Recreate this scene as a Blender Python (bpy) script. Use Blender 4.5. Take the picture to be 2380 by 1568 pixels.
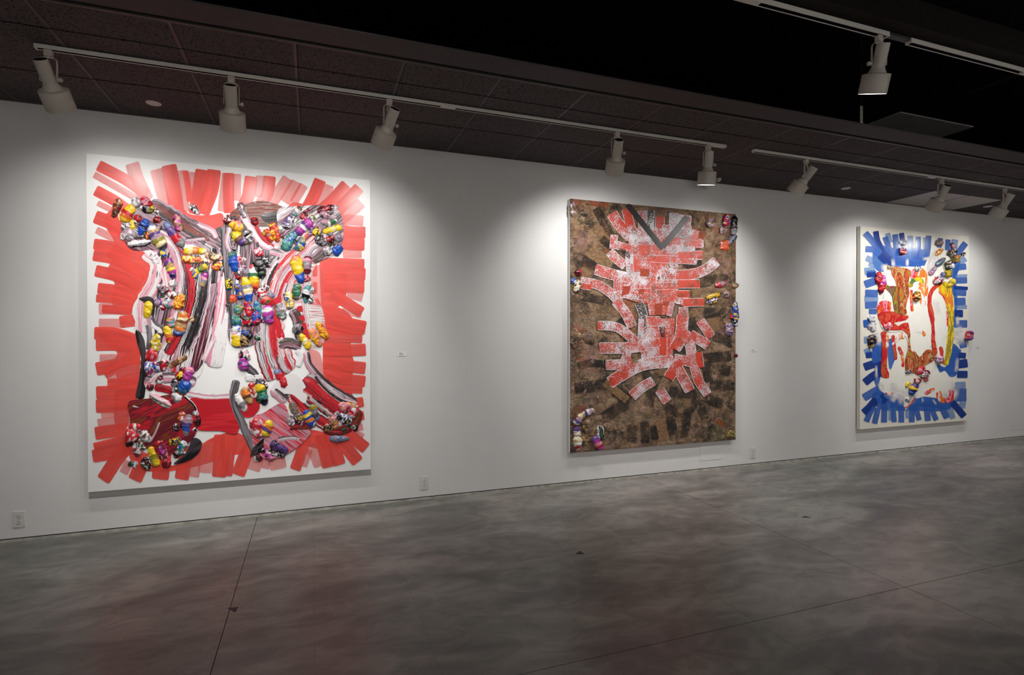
import bpy, bmesh, math, random
import numpy as np
from mathutils import Vector, Matrix, noise as mnoise

for o in list(bpy.data.objects): bpy.data.objects.remove(o)
S = bpy.context.scene
COL = S.collection
# ------------------------------------------------------------------ camera
FPX, YAW, PITCH, ROLL, DIST, HCAM, CY = 1276.6, 0.34969, -0.00551, -0.00071, 4.80986, 1.44187, 787.2
cam_d = bpy.data.cameras.new('camera'); cam = bpy.data.objects.new('camera', cam_d); COL.objects.link(cam)
cam.location = (0, -DIST, HCAM)
cam.rotation_euler = (math.pi/2 + PITCH, -ROLL, -YAW)
cam_d.sensor_width = 36; cam_d.lens = FPX/2380*36
cam_d.shift_y = (CY-784)/2380
cam_d.clip_start = .05; cam_d.clip_end = 100
S.camera = cam
# ------------------------------------------------------------------ world, exposure
wd = bpy.data.worlds.new('world'); S.world = wd; wd.use_nodes = True
wd.node_tree.nodes['Background'].inputs[0].default_value = (.02, .02, .02, 1)
wd.node_tree.nodes['Background'].inputs[1].default_value = 0.05
S.view_settings.view_transform = 'Standard'; S.view_settings.look = 'None'
S.view_settings.gamma = 1; S.view_settings.use_curve_mapping = False
S.view_settings.exposure = -0.07
LAMP_W = 37.0          # base power of a ceiling track spot
LAMP_U = 126.0         # base power of an upper track spot
FILL = 1.9             # added fill spots behind the viewer, relative to LAMP_U
try: S.cycles.transparent_max_bounces = 48
except Exception: pass

# ------------------------------------------------------------------ geometry helpers
def cam_axes():
    f = Vector((math.sin(YAW)*math.cos(PITCH), math.cos(YAW)*math.cos(PITCH), math.sin(PITCH)))
    r = Vector((math.cos(YAW), -math.sin(YAW), 0)); u = r.cross(f)
    return (math.cos(ROLL)*r+math.sin(ROLL)*u, -math.sin(ROLL)*r+math.cos(ROLL)*u, f)
AX = cam_axes(); CO = Vector((0, -DIST, HCAM))
def ray(px, py): return AX[2] + AX[0]*((px-1190)/FPX) - AX[1]*((py-CY)/FPX)
def onY(px, py, Y=0.0):
    d = ray(px, py); return CO + d*((Y+DIST)/d.y)
def onZ(px, py, Z=0.0):
    d = ray(px, py); return CO + d*((Z-HCAM)/d.z)

def lin(c):
    c = c/255.0
    return c/12.92 if c <= .04045 else ((c+.055)/1.055)**2.4
def rgb(r, g, b): return (lin(r), lin(g), lin(b), 1)

def link(o, parent=None):
    COL.objects.link(o)
    if parent is not None: o.parent = parent
    return o
def mesh_obj(name, verts, faces, mat, parent=None, smooth=False, uv=None):
    me = bpy.data.meshes.new(name); me.from_pydata([tuple(v) for v in verts], [], faces)
    if mat: me.materials.append(mat)
    if smooth: me.polygons.foreach_set('use_smooth', [True]*len(me.polygons))
    if uv is not None:
        l = me.uv_layers.new(name='UVMap')
        idx = np.empty(len(me.loops), dtype=np.int32); me.loops.foreach_get('vertex_index', idx)
        l.data.foreach_set('uv', np.asarray(uv, dtype=np.float32)[idx].ravel())
    me.update()
    return link(bpy.data.objects.new(name, me), parent)
def bm_obj(name, bm, mat, parent=None, smooth=False, bevel=0):
    if bevel:
        bmesh.ops.bevel(bm, geom=bm.edges[:], offset=bevel, segments=2, affect='EDGES', profile=.5)
    bmesh.ops.recalc_face_normals(bm, faces=bm.faces[:])
    me = bpy.data.meshes.new(name); bm.to_mesh(me); bm.free()
    if mat: me.materials.append(mat)
    if smooth: me.polygons.foreach_set('use_smooth', [True]*len(me.polygons))
    return link(bpy.data.objects.new(name, me), parent)
def bx(bm, x0, x1, y0, y1, z0, z1):
    v = [bm.verts.new(p) for p in ((x0,y0,z0),(x1,y0,z0),(x1,y1,z0),(x0,y1,z0),(x0,y0,z1),(x1,y0,z1),(x1,y1,z1),(x0,y1,z1))]
    for f in ((0,3,2,1),(4,5,6,7),(0,1,5,4),(1,2,6,5),(2,3,7,6),(3,0,4,7)): bm.faces.new([v[i] for i in f])
def box(name, x0, x1, y0, y1, z0, z1, mat, parent=None, bevel=0):
    bm = bmesh.new(); bx(bm, x0, x1, y0, y1, z0, z1); return bm_obj(name, bm, mat, parent, False, bevel)
def lathe(name, prof, mat, parent=None, n=40, smooth=True):
    """profile [(r,z)] spun around local Z"""
    vs = []; fs = []
    for r, z in prof:
        for k in range(n):
            a = 2*math.pi*k/n; vs.append((r*math.cos(a), r*math.sin(a), z))
    for i in range(len(prof)-1):
        for k in range(n):
            k2 = (k+1) % n; fs.append((i*n+k, i*n+k2, (i+1)*n+k2, (i+1)*n+k))
    o = mesh_obj(name, vs, fs, mat, parent, False)
    if smooth:
        o.data.polygons.foreach_set('use_smooth', [True]*len(o.data.polygons))
        m = o.data
        try: m.set_sharp_from_angle(angle=math.radians(40))
        except Exception: pass
    return o
def tube(name, pts, r, mat, parent=None, n=8):
    pts = [Vector(p) for p in pts]; vs = []; fs = []
    for i, p in enumerate(pts):
        t = (pts[min(i+1, len(pts)-1)]-pts[max(i-1, 0)]).normalized()
        a = t.cross(Vector((0, 0, 1)));
        if a.length < 1e-3: a = t.cross(Vector((1, 0, 0)))
        a.normalize(); b = t.cross(a)
        for k in range(n):
            q = 2*math.pi*k/n; vs.append(p+a*math.cos(q)*r+b*math.sin(q)*r)
    for i in range(len(pts)-1):
        for k in range(n):
            k2 = (k+1) % n; fs.append((i*n+k, i*n+k2, (i+1)*n+k2, (i+1)*n+k))
    fs.append(tuple(range(n-1, -1, -1))); fs.append(tuple(range((len(pts)-1)*n, len(pts)*n)))
    return mesh_obj(name, vs, fs, mat, parent, True)
def thing(name, label, cat, loc=(0, 0, 0), group=None):
    o = bpy.data.objects.new(name, None); o.empty_display_size = .05; COL.objects.link(o); o.location = loc
    o['label'] = label; o['category'] = cat
    if group: o['group'] = group
    return o
def tag(o, label, cat, group=None):
    o['label'] = label; o['category'] = cat
    if group: o['group'] = group
    return o
def struct(o, label=None, cat=None):
    o['kind'] = 'structure'
    if label: o['label'] = label
    if cat: o['category'] = cat
    return o

# ------------------------------------------------------------------ material helpers
class NT:
    def __init__(s, name):
        s.m = bpy.data.materials.new(name); s.m.use_nodes = True
        s.t = s.m.node_tree; s.p = s.t.nodes['Principled BSDF']; s.out = s.t.nodes['Material Output']
    def n(s, typ, **kw):
        x = s.t.nodes.new(typ)
        for k, v in kw.items(): setattr(x, k, v)
        return x
    def l(s, a, b): s.t.links.new(a, b)
    def val(s, sock, v):
        if hasattr(v, 'is_output') or isinstance(v, bpy.types.NodeSocket): s.l(v, sock)
        else: sock.default_value = v
    def math(s, op, a, b=None, c=None, clamp=False):
        x = s.n('ShaderNodeMath', operation=op); x.use_clamp = clamp
        s.val(x.inputs[0], a)
        if b is not None: s.val(x.inputs[1], b)
        if c is not None: s.val(x.inputs[2], c)
        return x.outputs[0]
    def mix(s, f, a, b):
        x = s.n('ShaderNodeMix', data_type='RGBA'); s.val(x.inputs[0], f); s.val(x.inputs[6], a); s.val(x.inputs[7], b)
        return x.outputs[2]
    def noise(s, vec, scale, detail=3, rough=.55, dist=0):
        x = s.n('ShaderNodeTexNoise'); s.l(vec, x.inputs['Vector'])
        x.inputs['Scale'].default_value = scale; x.inputs['Detail'].default_value = detail
        x.inputs['Roughness'].default_value = rough; x.inputs['Distortion'].default_value = dist
        return x.outputs['Fac']
    def ramp(s, f, stops, interp='LINEAR'):
        x = s.n('ShaderNodeValToRGB'); s.l(f, x.inputs[0]); r = x.color_ramp; r.interpolation = interp
        r.elements[0].position = stops[0][0]; r.elements[0].color = stops[0][1]
        r.elements[1].position = stops[-1][0]; r.elements[1].color = stops[-1][1]
        for p, c in stops[1:-1]:
            e = r.elements.new(p); e.color = c
        return x.outputs[0]
    def mr(s, v, a, b, c=0., d=1.):
        x = s.n('ShaderNodeMapRange'); s.l(v, x.inputs[0])
        for i, q in enumerate((a, b, c, d)): x.inputs[i+1].default_value = q
        return x.outputs[0]
    def mapping(s, vec, scale=(1, 1, 1), loc=None):
        x = s.n('ShaderNodeMapping'); s.l(vec, x.inputs[0]); x.inputs['Scale'].default_value = scale
        if loc is not None: s.val(x.inputs['Location'], loc)
        return x.outputs[0]
    def bump(s, h, strength=.3, dist=.002):
        x = s.n('ShaderNodeBump'); s.l(h, x.inputs['Height']); x.inputs['Strength'].default_value = strength
        x.inputs['Distance'].default_value = dist; s.l(x.outputs[0], s.p.inputs['Normal'])
    def coord(s, which='Object'): return s.n('ShaderNodeTexCoord').outputs[which]
    def pos(s): return s.n('ShaderNodeNewGeometry').outputs['Position']
    def rnd(s): return s.n('ShaderNodeObjectInfo').outputs['Random']
    def set(s, col=None, rough=None, spec=None, metal=None):
        if col is not None: s.val(s.p.inputs['Base Color'], col)
        if rough is not None: s.val(s.p.inputs['Roughness'], rough)
        if spec is not None: s.p.inputs['Specular IOR Level'].default_value = spec
        if metal is not None: s.p.inputs['Metallic'].default_value = metal

def m_simple(name, col, rough=.5, spec=.5, var=.08, scale=30, bump=0.0, metal=0):
    q = NT(name); v = q.noise(q.pos(), scale, 4)
    dark = tuple(c*(1-var) for c in col[:3])+(1,); lite = tuple(min(1, c*(1+var)) for c in col[:3])+(1,)
    q.set(q.ramp(v, [(.3, dark), (.7, lite)]), rough, spec, metal)
    if bump: q.bump(v, bump, .003)
    return q.m

def m_wall():
    q = NT('white_wall_paint'); P = q.pos()
    big = q.noise(P, 1.2, 3); fine = q.noise(P, 220, 2)
    q.set(q.ramp(big, [(.3, (.70, .69, .68, 1)), (.7, (.735, .725, .715, 1))]), .6, .25)
    q.bump(fine, .08, .001); return q.m
def m_floor():
    q = NT('polished_concrete'); P = q.pos()
    st = q.mapping(P, (.55, 1.25, 1))
    a = q.noise(st, 1.9, 3.2, .5, 1.1); b = q.noise(q.mapping(P, (1, 1.6, 1)), 3.6, 2.6, .5, 1.8); c = q.noise(P, 60, 3)
    v = q.math('ADD', q.math('MULTIPLY', a, .60), q.math('ADD', q.math('MULTIPLY', b, .32), q.math('MULTIPLY', c, .08)))
    col = q.ramp(v, [(.37, (.108, .105, .098, 1)), (.46, (.156, .151, .140, 1)), (.53, (.212, .204, .190, 1)), (.63, (.300, .289, .271, 1))])
    tint = q.ramp(q.noise(P, .45, 2), [(.4, (.95, 1.0, .96, 1)), (.62, (1.06, .97, .95, 1))])
    mx = q.n('ShaderNodeMix', data_type='RGBA', blend_type='MULTIPLY'); mx.inputs[0].default_value = 1
    q.l(col, mx.inputs[6]); q.l(tint, mx.inputs[7]); col = mx.outputs[2]
    sx = q.n('ShaderNodeSeparateXYZ'); q.l(P, sx.inputs[0])
    wob = q.math('MULTIPLY_ADD', q.noise(P, 3, 2), .02, -.01)
    xx = q.math('ADD', sx.outputs[0], wob)
    for X0, w, dk in ((.01, .0035, .82), (.52, .004, .84), (1.25, .004, .85), (2.1, .006, .78), (4.72, .005, .8), (-1.6, .004, .85), (5.6, .005, .84)):
        d = q.math('ABSOLUTE', q.math('SUBTRACT', xx, X0))
        k = q.math('LESS_THAN', d, w)
        dm = q.math('MULTIPLY', k, 1-dk)
        col = q.mix(dm, col, (.03, .03, .028, 1))
    q.set(col, .36, .42); q.bump(q.noise(P, 9, 3), .04, .004); return q.m
def m_tile(name, base):
    q = NT(name); P = q.pos()
    v = q.n('ShaderNodeTexVoronoi'); v.feature = 'F1'; q.l(q.mapping(P, (1, 1, 1)), v.inputs['Vector']); v.inputs['Scale'].default_value = 62
    hole = q.mr(v.outputs['Distance'], .26, .40, 1, 0)
    big = q.noise(P, 60, 3)
    h = q.math('MULTIPLY', hole, q.mr(big, .44, .52, 0, 1))
    c2 = tuple(c*.15 for c in base[:3])+(1,)
    q.set(q.mix(h, base, c2), .9, .1); q.bump(q.math('SUBTRACT', 1., h), .5, .004); return q.m

M = {}
M['wall'] = m_wall(); M['floor'] = m_floor()
M['joint'] = m_simple('joint_filler', (.085, .080, .073, 1), .8, .2)
M['tile'] = m_tile('dark_ceiling_tile', (.092, .082, .083, 1))
M['tile_lite'] = m_simple('plain_pale_tile', (.50, .48, .45, 1), .8, .2, .03)
M['tile_up'] = m_simple('upper_grey_tile', (.40, .38, .37, 1), .8, .2, .03)
M['grid'] = m_simple('dark_grid_metal', (.072, .063, .064, 1), .55, .3)
M['black'] = m_simple('black_void_paint', (.004, .0036, .0032, 1), .9, .1)
M['bulk'] = m_simple('dark_bulkhead_paint', (.060, .053, .054, 1), .7, .2)
M['fixture'] = m_simple('fixture_cream_enamel', (.53, .49, .43, 1), .38, .5, .02)
M['track'] = m_simple('track_enamel', (.66, .64, .59, 1), .4, .5, .02)
M['slot'] = m_simple('track_slot_black', (.01, .01, .01, 1), .7, .2)
M['disc'] = m_simple('white_cover_plate', (.62, .58, .56, 1), .5, .4, .02)
M['plate'] = m_simple('outlet_plastic', (.66, .645, .63, 1), .35, .5, .02)
M['hole'] = m_simple('dark_slot', (.015, .014, .013, 1), .7, .2)
M['base'] = m_simple('base_strip', (.42, .41, .365, 1), .7, .3, .35, 14)
M['gap'] = m_simple('base_gap_shadow', (.05, .048, .042, 1), .9, .1)
M['paper'] = m_simple('label_card', (.78, .77, .76, 1), .6, .3, .02)
M['ink'] = m_simple('label_ink', (.10, .10, .10, 1), .7, .2)
M['beam'] = m_simple('rusty_dark_beam', (.007, .0045, .004, 1), .8, .2, .3, 20)
M['conduit'] = m_simple('dark_conduit', (.03, .03, .03, 1), .5, .4)
M['strap'] = m_simple('galvanised_strap', (.30, .31, .28, 1), .45, .5)
M['tape'] = m_simple('floor_tape', (.045, .040, .038, 1), .7, .3)
q = NT("lamp_lens"); q.p.inputs['Emission Color'].default_value = (1, .97, .92, 1); q.p.inputs['Emission Strength'].default_value = 14
q.set((.9, .9, .9, 1), .3); M['lens'] = q.m
q = NT('canvas_white'); w = q.noise(q.coord(), 420, 1)
q.set(q.ramp(q.noise(q.coord(), 3, 3), [(.3, (.80, .79, .775, 1)), (.7, (.84, .83, .82, 1))]), .45, .45); q.bump(w, .10, .0008); M['canvas'] = q.m
M['wood'] = m_simple('stretcher_wood', (.10, .08, .06, 1), .7, .2)

# ------------------------------------------------------------------ room shell
XL, XR, YB, ZS, ZV = -4.2, 12.6, -7.2, 3.081, 3.86
BOT = .026
wall = box('wall_front', XL, XR, 0, .12, BOT, ZS+.03, M['wall']); struct(wall, 'long white gallery wall behind the three paintings', 'wall')
wu = box('wall_front_upper', XL, XR, 0.0, .12, ZS+.03, ZV, M['black']); struct(wu, 'black wall band above the hung ceiling', 'wall')
struct(box('wall_left', XL-.12, XL, YB, .12, 0, ZV, M['wall']), 'white end wall out of frame at left', 'wall')
struct(box('wall_right', XR, XR+.12, YB, .12, 0, ZV, M['wall']), 'white end wall out of frame at right', 'wall')
struct(box('wall_back', XL, XR, YB-.12, YB, 0, ZV, M['wall']), 'white wall behind the viewer', 'wall')
bs = box('baseboard_front', XL, XR, -.004, .12, 0, .017, M['base']); struct(bs, 'thin grey base strip under the white wall', 'baseboard')
box('shadow_gap', XL, XR, .012, .12, .017, BOT, M['gap'], bs)
# floor: bed + slabs with open joints
fl = box('floor', XL-.1, XR+.1, YB-.1, .12, -.12, -.006, M['joint']); struct(fl, 'polished mottled grey concrete floor with saw cut joints', 'floor')
jx = [XL-.1, -4.01, -.41, 3.19, 6.79, 10.39, XR+.1]; jy = [YB-.1, -6.2, -2.63, -.004]
for i in range(len(jx)-1):
    for j in range(len(jy)-1):
        g = .0021
        box('concrete_slab', jx[i]+g, jx[i+1]-g, jy[j]+g, jy[j+1]-(g if j < 2 else 0), -.0058, 0, M['floor'], fl)
# void ceiling
cv = box('ceiling_void', XL, XR, YB, .12, ZV, ZV+.1, M['black']); struct(cv, 'black open ceiling above the room', 'ceiling')
# hung tile ceiling along the wall
ce = box('ceiling', XL, XR, -1.51, 0, ZS+.022, ZS+.03, M['black']); struct(ce, 'dark tiled hung ceiling along the white wall', 'ceiling')
cols = [-.085+.6125*k for k in range(-7, 21)]; rows = [0, -.585, -1.20, -1.505]
bt = .012
def shared(name, me, parent, loc):
    o = bpy.data.objects.new(name, me); link(o, parent); o.location = loc; return o
tm = {}
for r in range(3):
    y0, y1 = rows[r+1], rows[r]
    for c in range(len(cols)-1):
        kind = 'tile_lite' if (r == 0 and abs(cols[c]-(-.085+.6125*11)) < .01 or r == 0 and abs(cols[c]-(-.085+.6125*12)) < .01) else 'tile'
        key = (r, kind)
        if key not in tm:
            bm = bmesh.new(); bx(bm, bt, .6125-bt, -bt+.008, (y1-y0)-bt-.008, 0, .012)
            o = bm_obj('ceiling_tile', bm, M[kind], ce); tm[key] = o.data
        else:
            o = bpy.data.objects.new('ceiling_tile', tm[key]); link(o, ce)
        o.location = (cols[c], y0+bt, ZS+(.003 if kind == 'tile' else .001))
        if kind == 'tile_lite': o['label'] = 'pale blank ceiling tile among the dark ones'
# grid bars: main bars along the wall, cross bars out from it
for y in rows[1:3]: box('grid_bar', XL, XR, y-.004, y+.004, ZS+.007, ZS+.020, M['black'], ce)
box('grid_bar', XL, XR, -.022, 0, ZS, ZS+.020, M['grid'], ce); box('grid_bar', XL, XR, -1.51, -1.51+.018, ZS-.002, ZS+.020, M['grid'], ce)
me = None
for x in cols:
    for r in range(3):
        y0, y1 = rows[r+1]+.006, rows[r]-.006
        box('grid_cross_bar', x-bt+.001, x+bt-.004, y0, y1, ZS+.0022, ZS+.018, M['grid'], ce)
bk = struct(box('trim_1', XL, XR, -1.735, -1.56, ZS-.004, ZS+.006, M['bulk']), 'dark edge board along the hung ceiling', 'trim')
box('edge_rib', XL, XR, -1.542, -1.530, ZS+.006, ZS+.03, M['bulk'], bk)
box('edge_backing', XL, XR, -1.56, -1.51, ZS+.03, ZS+.04, M['black'], bk)
# two grey tiles in the ceiling above the hung one
up = [onZ(*p, Z=ZV-.012) for p in ((2090, 262), (2175, 278), (2260, 297))]
yy = up[1].y
for k in range(2):
    o = box('ceiling_tile', up[k].x+.008, up[k+1].x-.008, yy, yy+.60, ZV-.012, ZV, M['tile_up'], cv); o['label'] = 'grey panel in the black upper ceiling'
# beam and conduits in the void
cb = thing('ceiling_beam', 'rusty dark beam carrying the upper track', 'beam', (0, 0, 0))
box('beam_body', -3.4, XR-.5, -2.60, -2.46, 3.245, 3.40, M['beam'], cb)
for x in (1.2, 3.36, 5.6): tube('hanger_rod', [(x, -2.53, 3.40), (x, -2.53, ZV)], .008, M['conduit'], cb)
a = onZ(2215, 230, 3.8); b = onZ(2376, 168, 3.8)
tag(tube('conduit', [(a.x, a.y, 3.8), (a.x*.6+b.x*.4, a.y*.6+b.y*.4, 3.8), (b.x, b.y, 3.8), (b.x+(b.x-a.x)*2, b.y+(b.y-a.y)*2, 3.8)], .014, M['conduit']), 'faint dark conduit running under the black upper ceiling', 'conduit')
st = thing('hanging_strap', 'short perforated metal strap above the hung ceiling edge', 'strap', (4.02, -1.72, 3.086))
bm = bmesh.new()
for z0, z1 in ((0, .02), (.026, .066), (.072, .105), (.111, .14)): bx(bm, -.014, .014, -.0015, .0015, z0, z1)
for z0, z1 in ((.02, .026), (.066, .072), (.105, .111)):
    bx(bm, -.014, -.004, -.0015, .0015, z0, z1); bx(bm, .004, .014, -.0015, .0015, z0, z1)
bm_obj('strap_plate', bm, M['strap'], st)
tube('hanger_wire', [(0, 0, .13), (0, 0, ZV-3.086)], .0018, M['conduit'], st)
# ------------------------------------------------------------------ lighting tracks
TY, TZ = -.985, ZS      # track centre line, ceiling level
def track(name, label, x0, x1, y, ztop, joints=(), h=.022, w=.034):
    t = thing(name, label, 'track', (x0, y, ztop-h))
    L = x1-x0
    bm = bmesh.new(); lip = .0055
    bx(bm, 0, L, -w/2, w/2, h*.55, h); bx(bm, 0, L, -w/2, -w/2+lip, 0, h*.55); bx(bm, 0, L, w/2-lip, w/2, 0, h*.55)
    bm_obj('rail', bm, M['track'], t)
    sl = bmesh.new(); bx(sl, .004, L-.004, -w/2+lip, w/2-lip, h*.5, h*.56); bx(sl, .004, L-.004, -w/2+lip, -w/2+lip+.001, .002, h*.5); bx(sl, .004, L-.004, w/2-lip-.001, w/2-lip, .002, h*.5)
    bm_obj('slot_liner', sl, M['slot'], t)
    for a in (0, L): box('end_cap', a-.004, a+.004, -w/2-.001, w/2+.001, -.001, h, M['track'], t)
    for j in joints: box('joint_cover', j[0]-x0, j[1]-x0, -w/2+.002, w/2-.002, -.0008, h*.5, M['track'], t)
    return t
track('light_track', 'long pale lighting track over the red and brown paintings', -1.452, 3.345, TY, TZ, [(.86, .965), (3.20, 3.335)])
track('light_track', 'pale lighting track over the blue painting', 3.66, 11.5, TY, TZ, [(5.93, 6.02)])
VZ = 3.2
track('light_track', 'upper lighting track ending above the lone ceiling spotlight', -3.2, 3.225, -2.487, VZ+.045, [(2.12, 2.26)], .026, .038)
track('light_track', 'upper lighting track running off the top right corner', 3.42, 9.5, -2.487, VZ+.045, [(4.52, 4.66)], .026, .038)
o = box('track_gap_plate', 3.235, 3.41, -2.505, -2.468, VZ+.03, VZ+.045, M['conduit'])
tag(o, 'dark plate between the two upper tracks', 'plate')

# ------------------------------------------------------------------ track heads
def head_meshes():
    proto = {}
    n = 44
    sh = [(.0735, -.165), (.0755, -.165), (.0755, -.060), (.0735, -.0565), (.048, -.051), (.048, -.053), (.0725, -.0585), (.0735, -.165)]
    proto['shade'] = sh
    proto['collar'] = [(.0355, -.022), (.039, -.028), (.045, -.042), (.051, -.0515), (.047, -.0525), (.034, -.030)]
    proto['neck'] = [(.0335, .108), (.0355, .108), (.0355, -.030), (.0335, -.030), (.0335, .108)]
    return proto
HP = head_meshes()
def spot_head(label, x, dvec, power, cone=92, blend=1.0, aim=None, y=TY, ztop=None, roll_cord=1, size=.035, group='gallery track spotlights', col=(1, .978, .955), pivot_drop=.165, lens=None, stub=.034, lz=-.140):
    zt = (TZ-.022) if ztop is None else ztop
    base = Vector((x, y, zt)); piv = base - Vector((0, 0, pivot_drop))
    d = Vector(dvec).normalized()
    ax = d.cross(Vector((0, 0, 1))).normalized()          # pivot axis
    t = thing('track_spotlight', label, 'spotlight', base, group)
    # adapter that clips into the track
    bm = bmesh.new(); bx(bm, -.019, .019, -.014, .014, -stub-.004, -.0012); bm_obj('adapter', bm, M['fixture'], t, False, .002)
    # yoke: U strap from adapter down to the pivot
    a = ax
    top = -stub-.006; bot = -pivot_drop
    wv = Vector((-a.y, a.x, 0))*.0065; th = .0016
    path = []
    for sgn in (-1, 1):
        pts = [a*(.043*sgn)+Vector((0, 0, bot-.010)), a*(.043*sgn)+Vector((0, 0, top-.028)), a*(.038*sgn)+Vector((0, 0, top-.012)), a*(.024*sgn)+Vector((0, 0, top-.002)), Vector((0, 0, top))]
        path.append(pts)
    pts = path[0] + path[1][::-1][1:]
    vs = []; fs = []
    for i, pnt in enumerate(pts):
        tan = (pts[min(i+1, len(pts)-1)]-pts[max(i-1, 0)]).normalized(); nn = tan.cross(wv.normalized())*th
        vs += [pnt-wv-nn, pnt+wv-nn, pnt+wv+nn, pnt-wv+nn]
    for i in range(len(pts)-1):
        for k in range(4):
            k2 = (k+1) % 4; fs.append((i*4+k, i*4+k2, i*4+4+k2, i*4+4+k))
    fs += [(3, 2, 1, 0), tuple(range(len(vs)-4, len(vs)))]
    mesh_obj('yoke', vs, fs, M['fixture'], t)
    # tilt knob
    kx = ax*roll_cord
    kn = lathe('tilt_knob', [(.0005, .022), (.011, .021), (.0125, .012), (.011, .006), (.005, .005), (.005, -.004), (.0005, -.004)], M['fixture'], t, 20)
    kn.rotation_mode = 'QUATERNION'; kn.rotation_quaternion = kx.to_track_quat('Z', 'Y'); kn.location = kx*.046+Vector((0, 0, -pivot_drop))
    # head (neck, collar, shade, lens) turned to the target
    q4 = (-d).to_track_quat('Z', 'X')
    for nm in ('neck', 'collar', 'shade'):
        o = lathe(nm, HP[nm], M['fixture'], t, 48); o.rotation_mode = 'QUATERNION'; o.rotation_quaternion = q4; o.location = (0, 0, -pivot_drop)
        if nm == 'neck':
            s = lathe('socket', [(.0005, .035), (.032, .036), (.0331, .1065)], M['slot'], o, 24)
    o = lathe('lamp_lens', [(.0005, lz+.002), (.03, lz+.0015), (.072, lz)], lens or M['lens'], t, 48); o.rotation_mode = 'QUATERNION'; o.rotation_quaternion = q4; o.location = (0, 0, -pivot_drop)
    # supply cord from adapter into the neck
    e = q4 @ Vector((0, 0, .09)); s0 = Vector((0, 0, -stub-.004)); mid = ax*(-.05*roll_cord)+Vector((0, 0, -pivot_drop*.62))
    cp = []
    for i in range(11):
        u = i/10; cp.append(s0*(1-u)**2+mid*2*u*(1-u)*1.1+(e+Vector((0, 0, -pivot_drop)))*u*u)
    tube('cord', cp, .0026, M['fixture'], t, 6)
    # the lamp's own light
    ld = bpy.data.lights.new('spot_beam', 'SPOT'); ld.energy = power; ld.color = col
    ld.spot_size = math.radians(cone); ld.spot_blend = blend; ld.shadow_soft_size = size
    lo = bpy.data.objects.new('spot_beam', ld); link(lo, t)
    lo.location = d*.172+Vector((0, 0, -pivot_drop))
    da = d if aim is None else (Vector(aim)-base-lo.location).normalized()
    lo.rotation_mode = 'QUATERNION'; lo.rotation_quaternion = (-da).to_track_quat('Z', 'X')
    return t
W = LAMP_W; U = LAMP_U; CW = 128
spot_head('leftmost track spotlight, tilted right, over the red painting', -1.394, (.133, .687, -.8), W*.9, CW)
spot_head('track spotlight above the middle of the red painting', -.466, (-.01, .58, -.8), W*.9, CW)
spot_head('track spotlight tilted left above the right edge of the red painting', .503, (-.286, .66, -.8), W*1.0, CW)
spot_head('track spotlight above the middle of the brown painting', 2.285, (.206, .64, -.78), W*1.7, CW)
spot_head('track spotlight at the track end aimed nearly straight down', 3.172, (.063, .225, -.95), W*1.1, CW, lz=-.163)
spot_head('first spotlight of the right track, tilted sharply left', 4.274, (-.265, .60, -.75), W*1.1, CW-10, roll_cord=-1)
spot_head('spotlight in front of the pale ceiling tiles, tilted left', 6.13, (.138, .628, -.8), W*1.35, CW, roll_cord=-1)
spot_head('rightmost track spotlight over the blue painting', 7.168, (-.085, .525, -.85), W*1.3, CW, roll_cord=-1)
spot_head('track spotlight out of frame right of the rightmost visible one', 8.25, (-.20, .60, -.80), W*1.1, CW, group='upper track spotlights out of frame')
UZ = VZ+.019
spot_head('lone spotlight hanging from the upper dark track', 3.165, (.128, .340, -.9), U*.5, 84, y=-2.487, ztop=UZ, roll_cord=-1, lz=-.163)
for x, tgt, k, lab in ((-1.0, (-1.0, 0, 1.0), 1.0, 'upper track spotlight out of frame left of the red painting'), (.15, (-.05, 0, 1.0), 1.08, 'upper track spotlight out of frame above the red painting'),
                  (-.35, (3.2, 0, 1.0), .8, 'upper track spotlight out of frame turned to the brown painting'), (5.25, (3.5, 0, .95), .85, 'upper track spotlight out of frame beyond the right edge'),
                  (6.5, (7.0, 0, .95), 1.0, 'upper track spotlight out of frame facing the blue painting'), (9.3, (9.4, 0, .8), .7, 'upper track spotlight out of frame at far right')):
    piv = Vector((x, -2.487, UZ-.165)); spot_head(lab, x, Vector(tgt)-piv, U*k, 44 if k == .8 else 58, 1.0, y=-2.487, ztop=UZ, group='upper track spotlights out of frame')
track('light_track', 'added unseen track behind the viewer carrying the fill spotlights', -3.5, 11.5, -6.15, ZV, [])  # unseen track and spots, added to bounce ambient fill off the back wall
for k, x in enumerate((-2.2, .9, 4.0, 7.1, 10.2)):
    spot_head('%s added fill spotlight from the left on the unseen track behind the viewer' % ('first', 'second', 'third', 'fourth', 'fifth')[k], x, (0, -.62, -.78), U*FILL, 120, y=-6.15, ztop=ZV-.022, group='added fill spotlights behind the viewer')
# ------------------------------------------------------------------ ceiling cover plates
for (px, py, lab) in ((357, 239, 'round pale cover plate on the dark ceiling left of the second spotlight'), (1966, 437, 'round pale cover plate on the dark ceiling near the blue painting'), (2296, 479, 'round pale cover plate half hidden by the rightmost spotlight')):
    c = onZ(px, py, ZS+.005)
    o = lathe('cover_plate', [(.0005, -.008), (.040, -.007), (.0475, -.003), (.048, .004)], M['disc'], None, 36); o.location = (c.x, c.y, ZS+.004); tag(o, lab, 'cover plate', 'ceiling cover plates')

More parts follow.
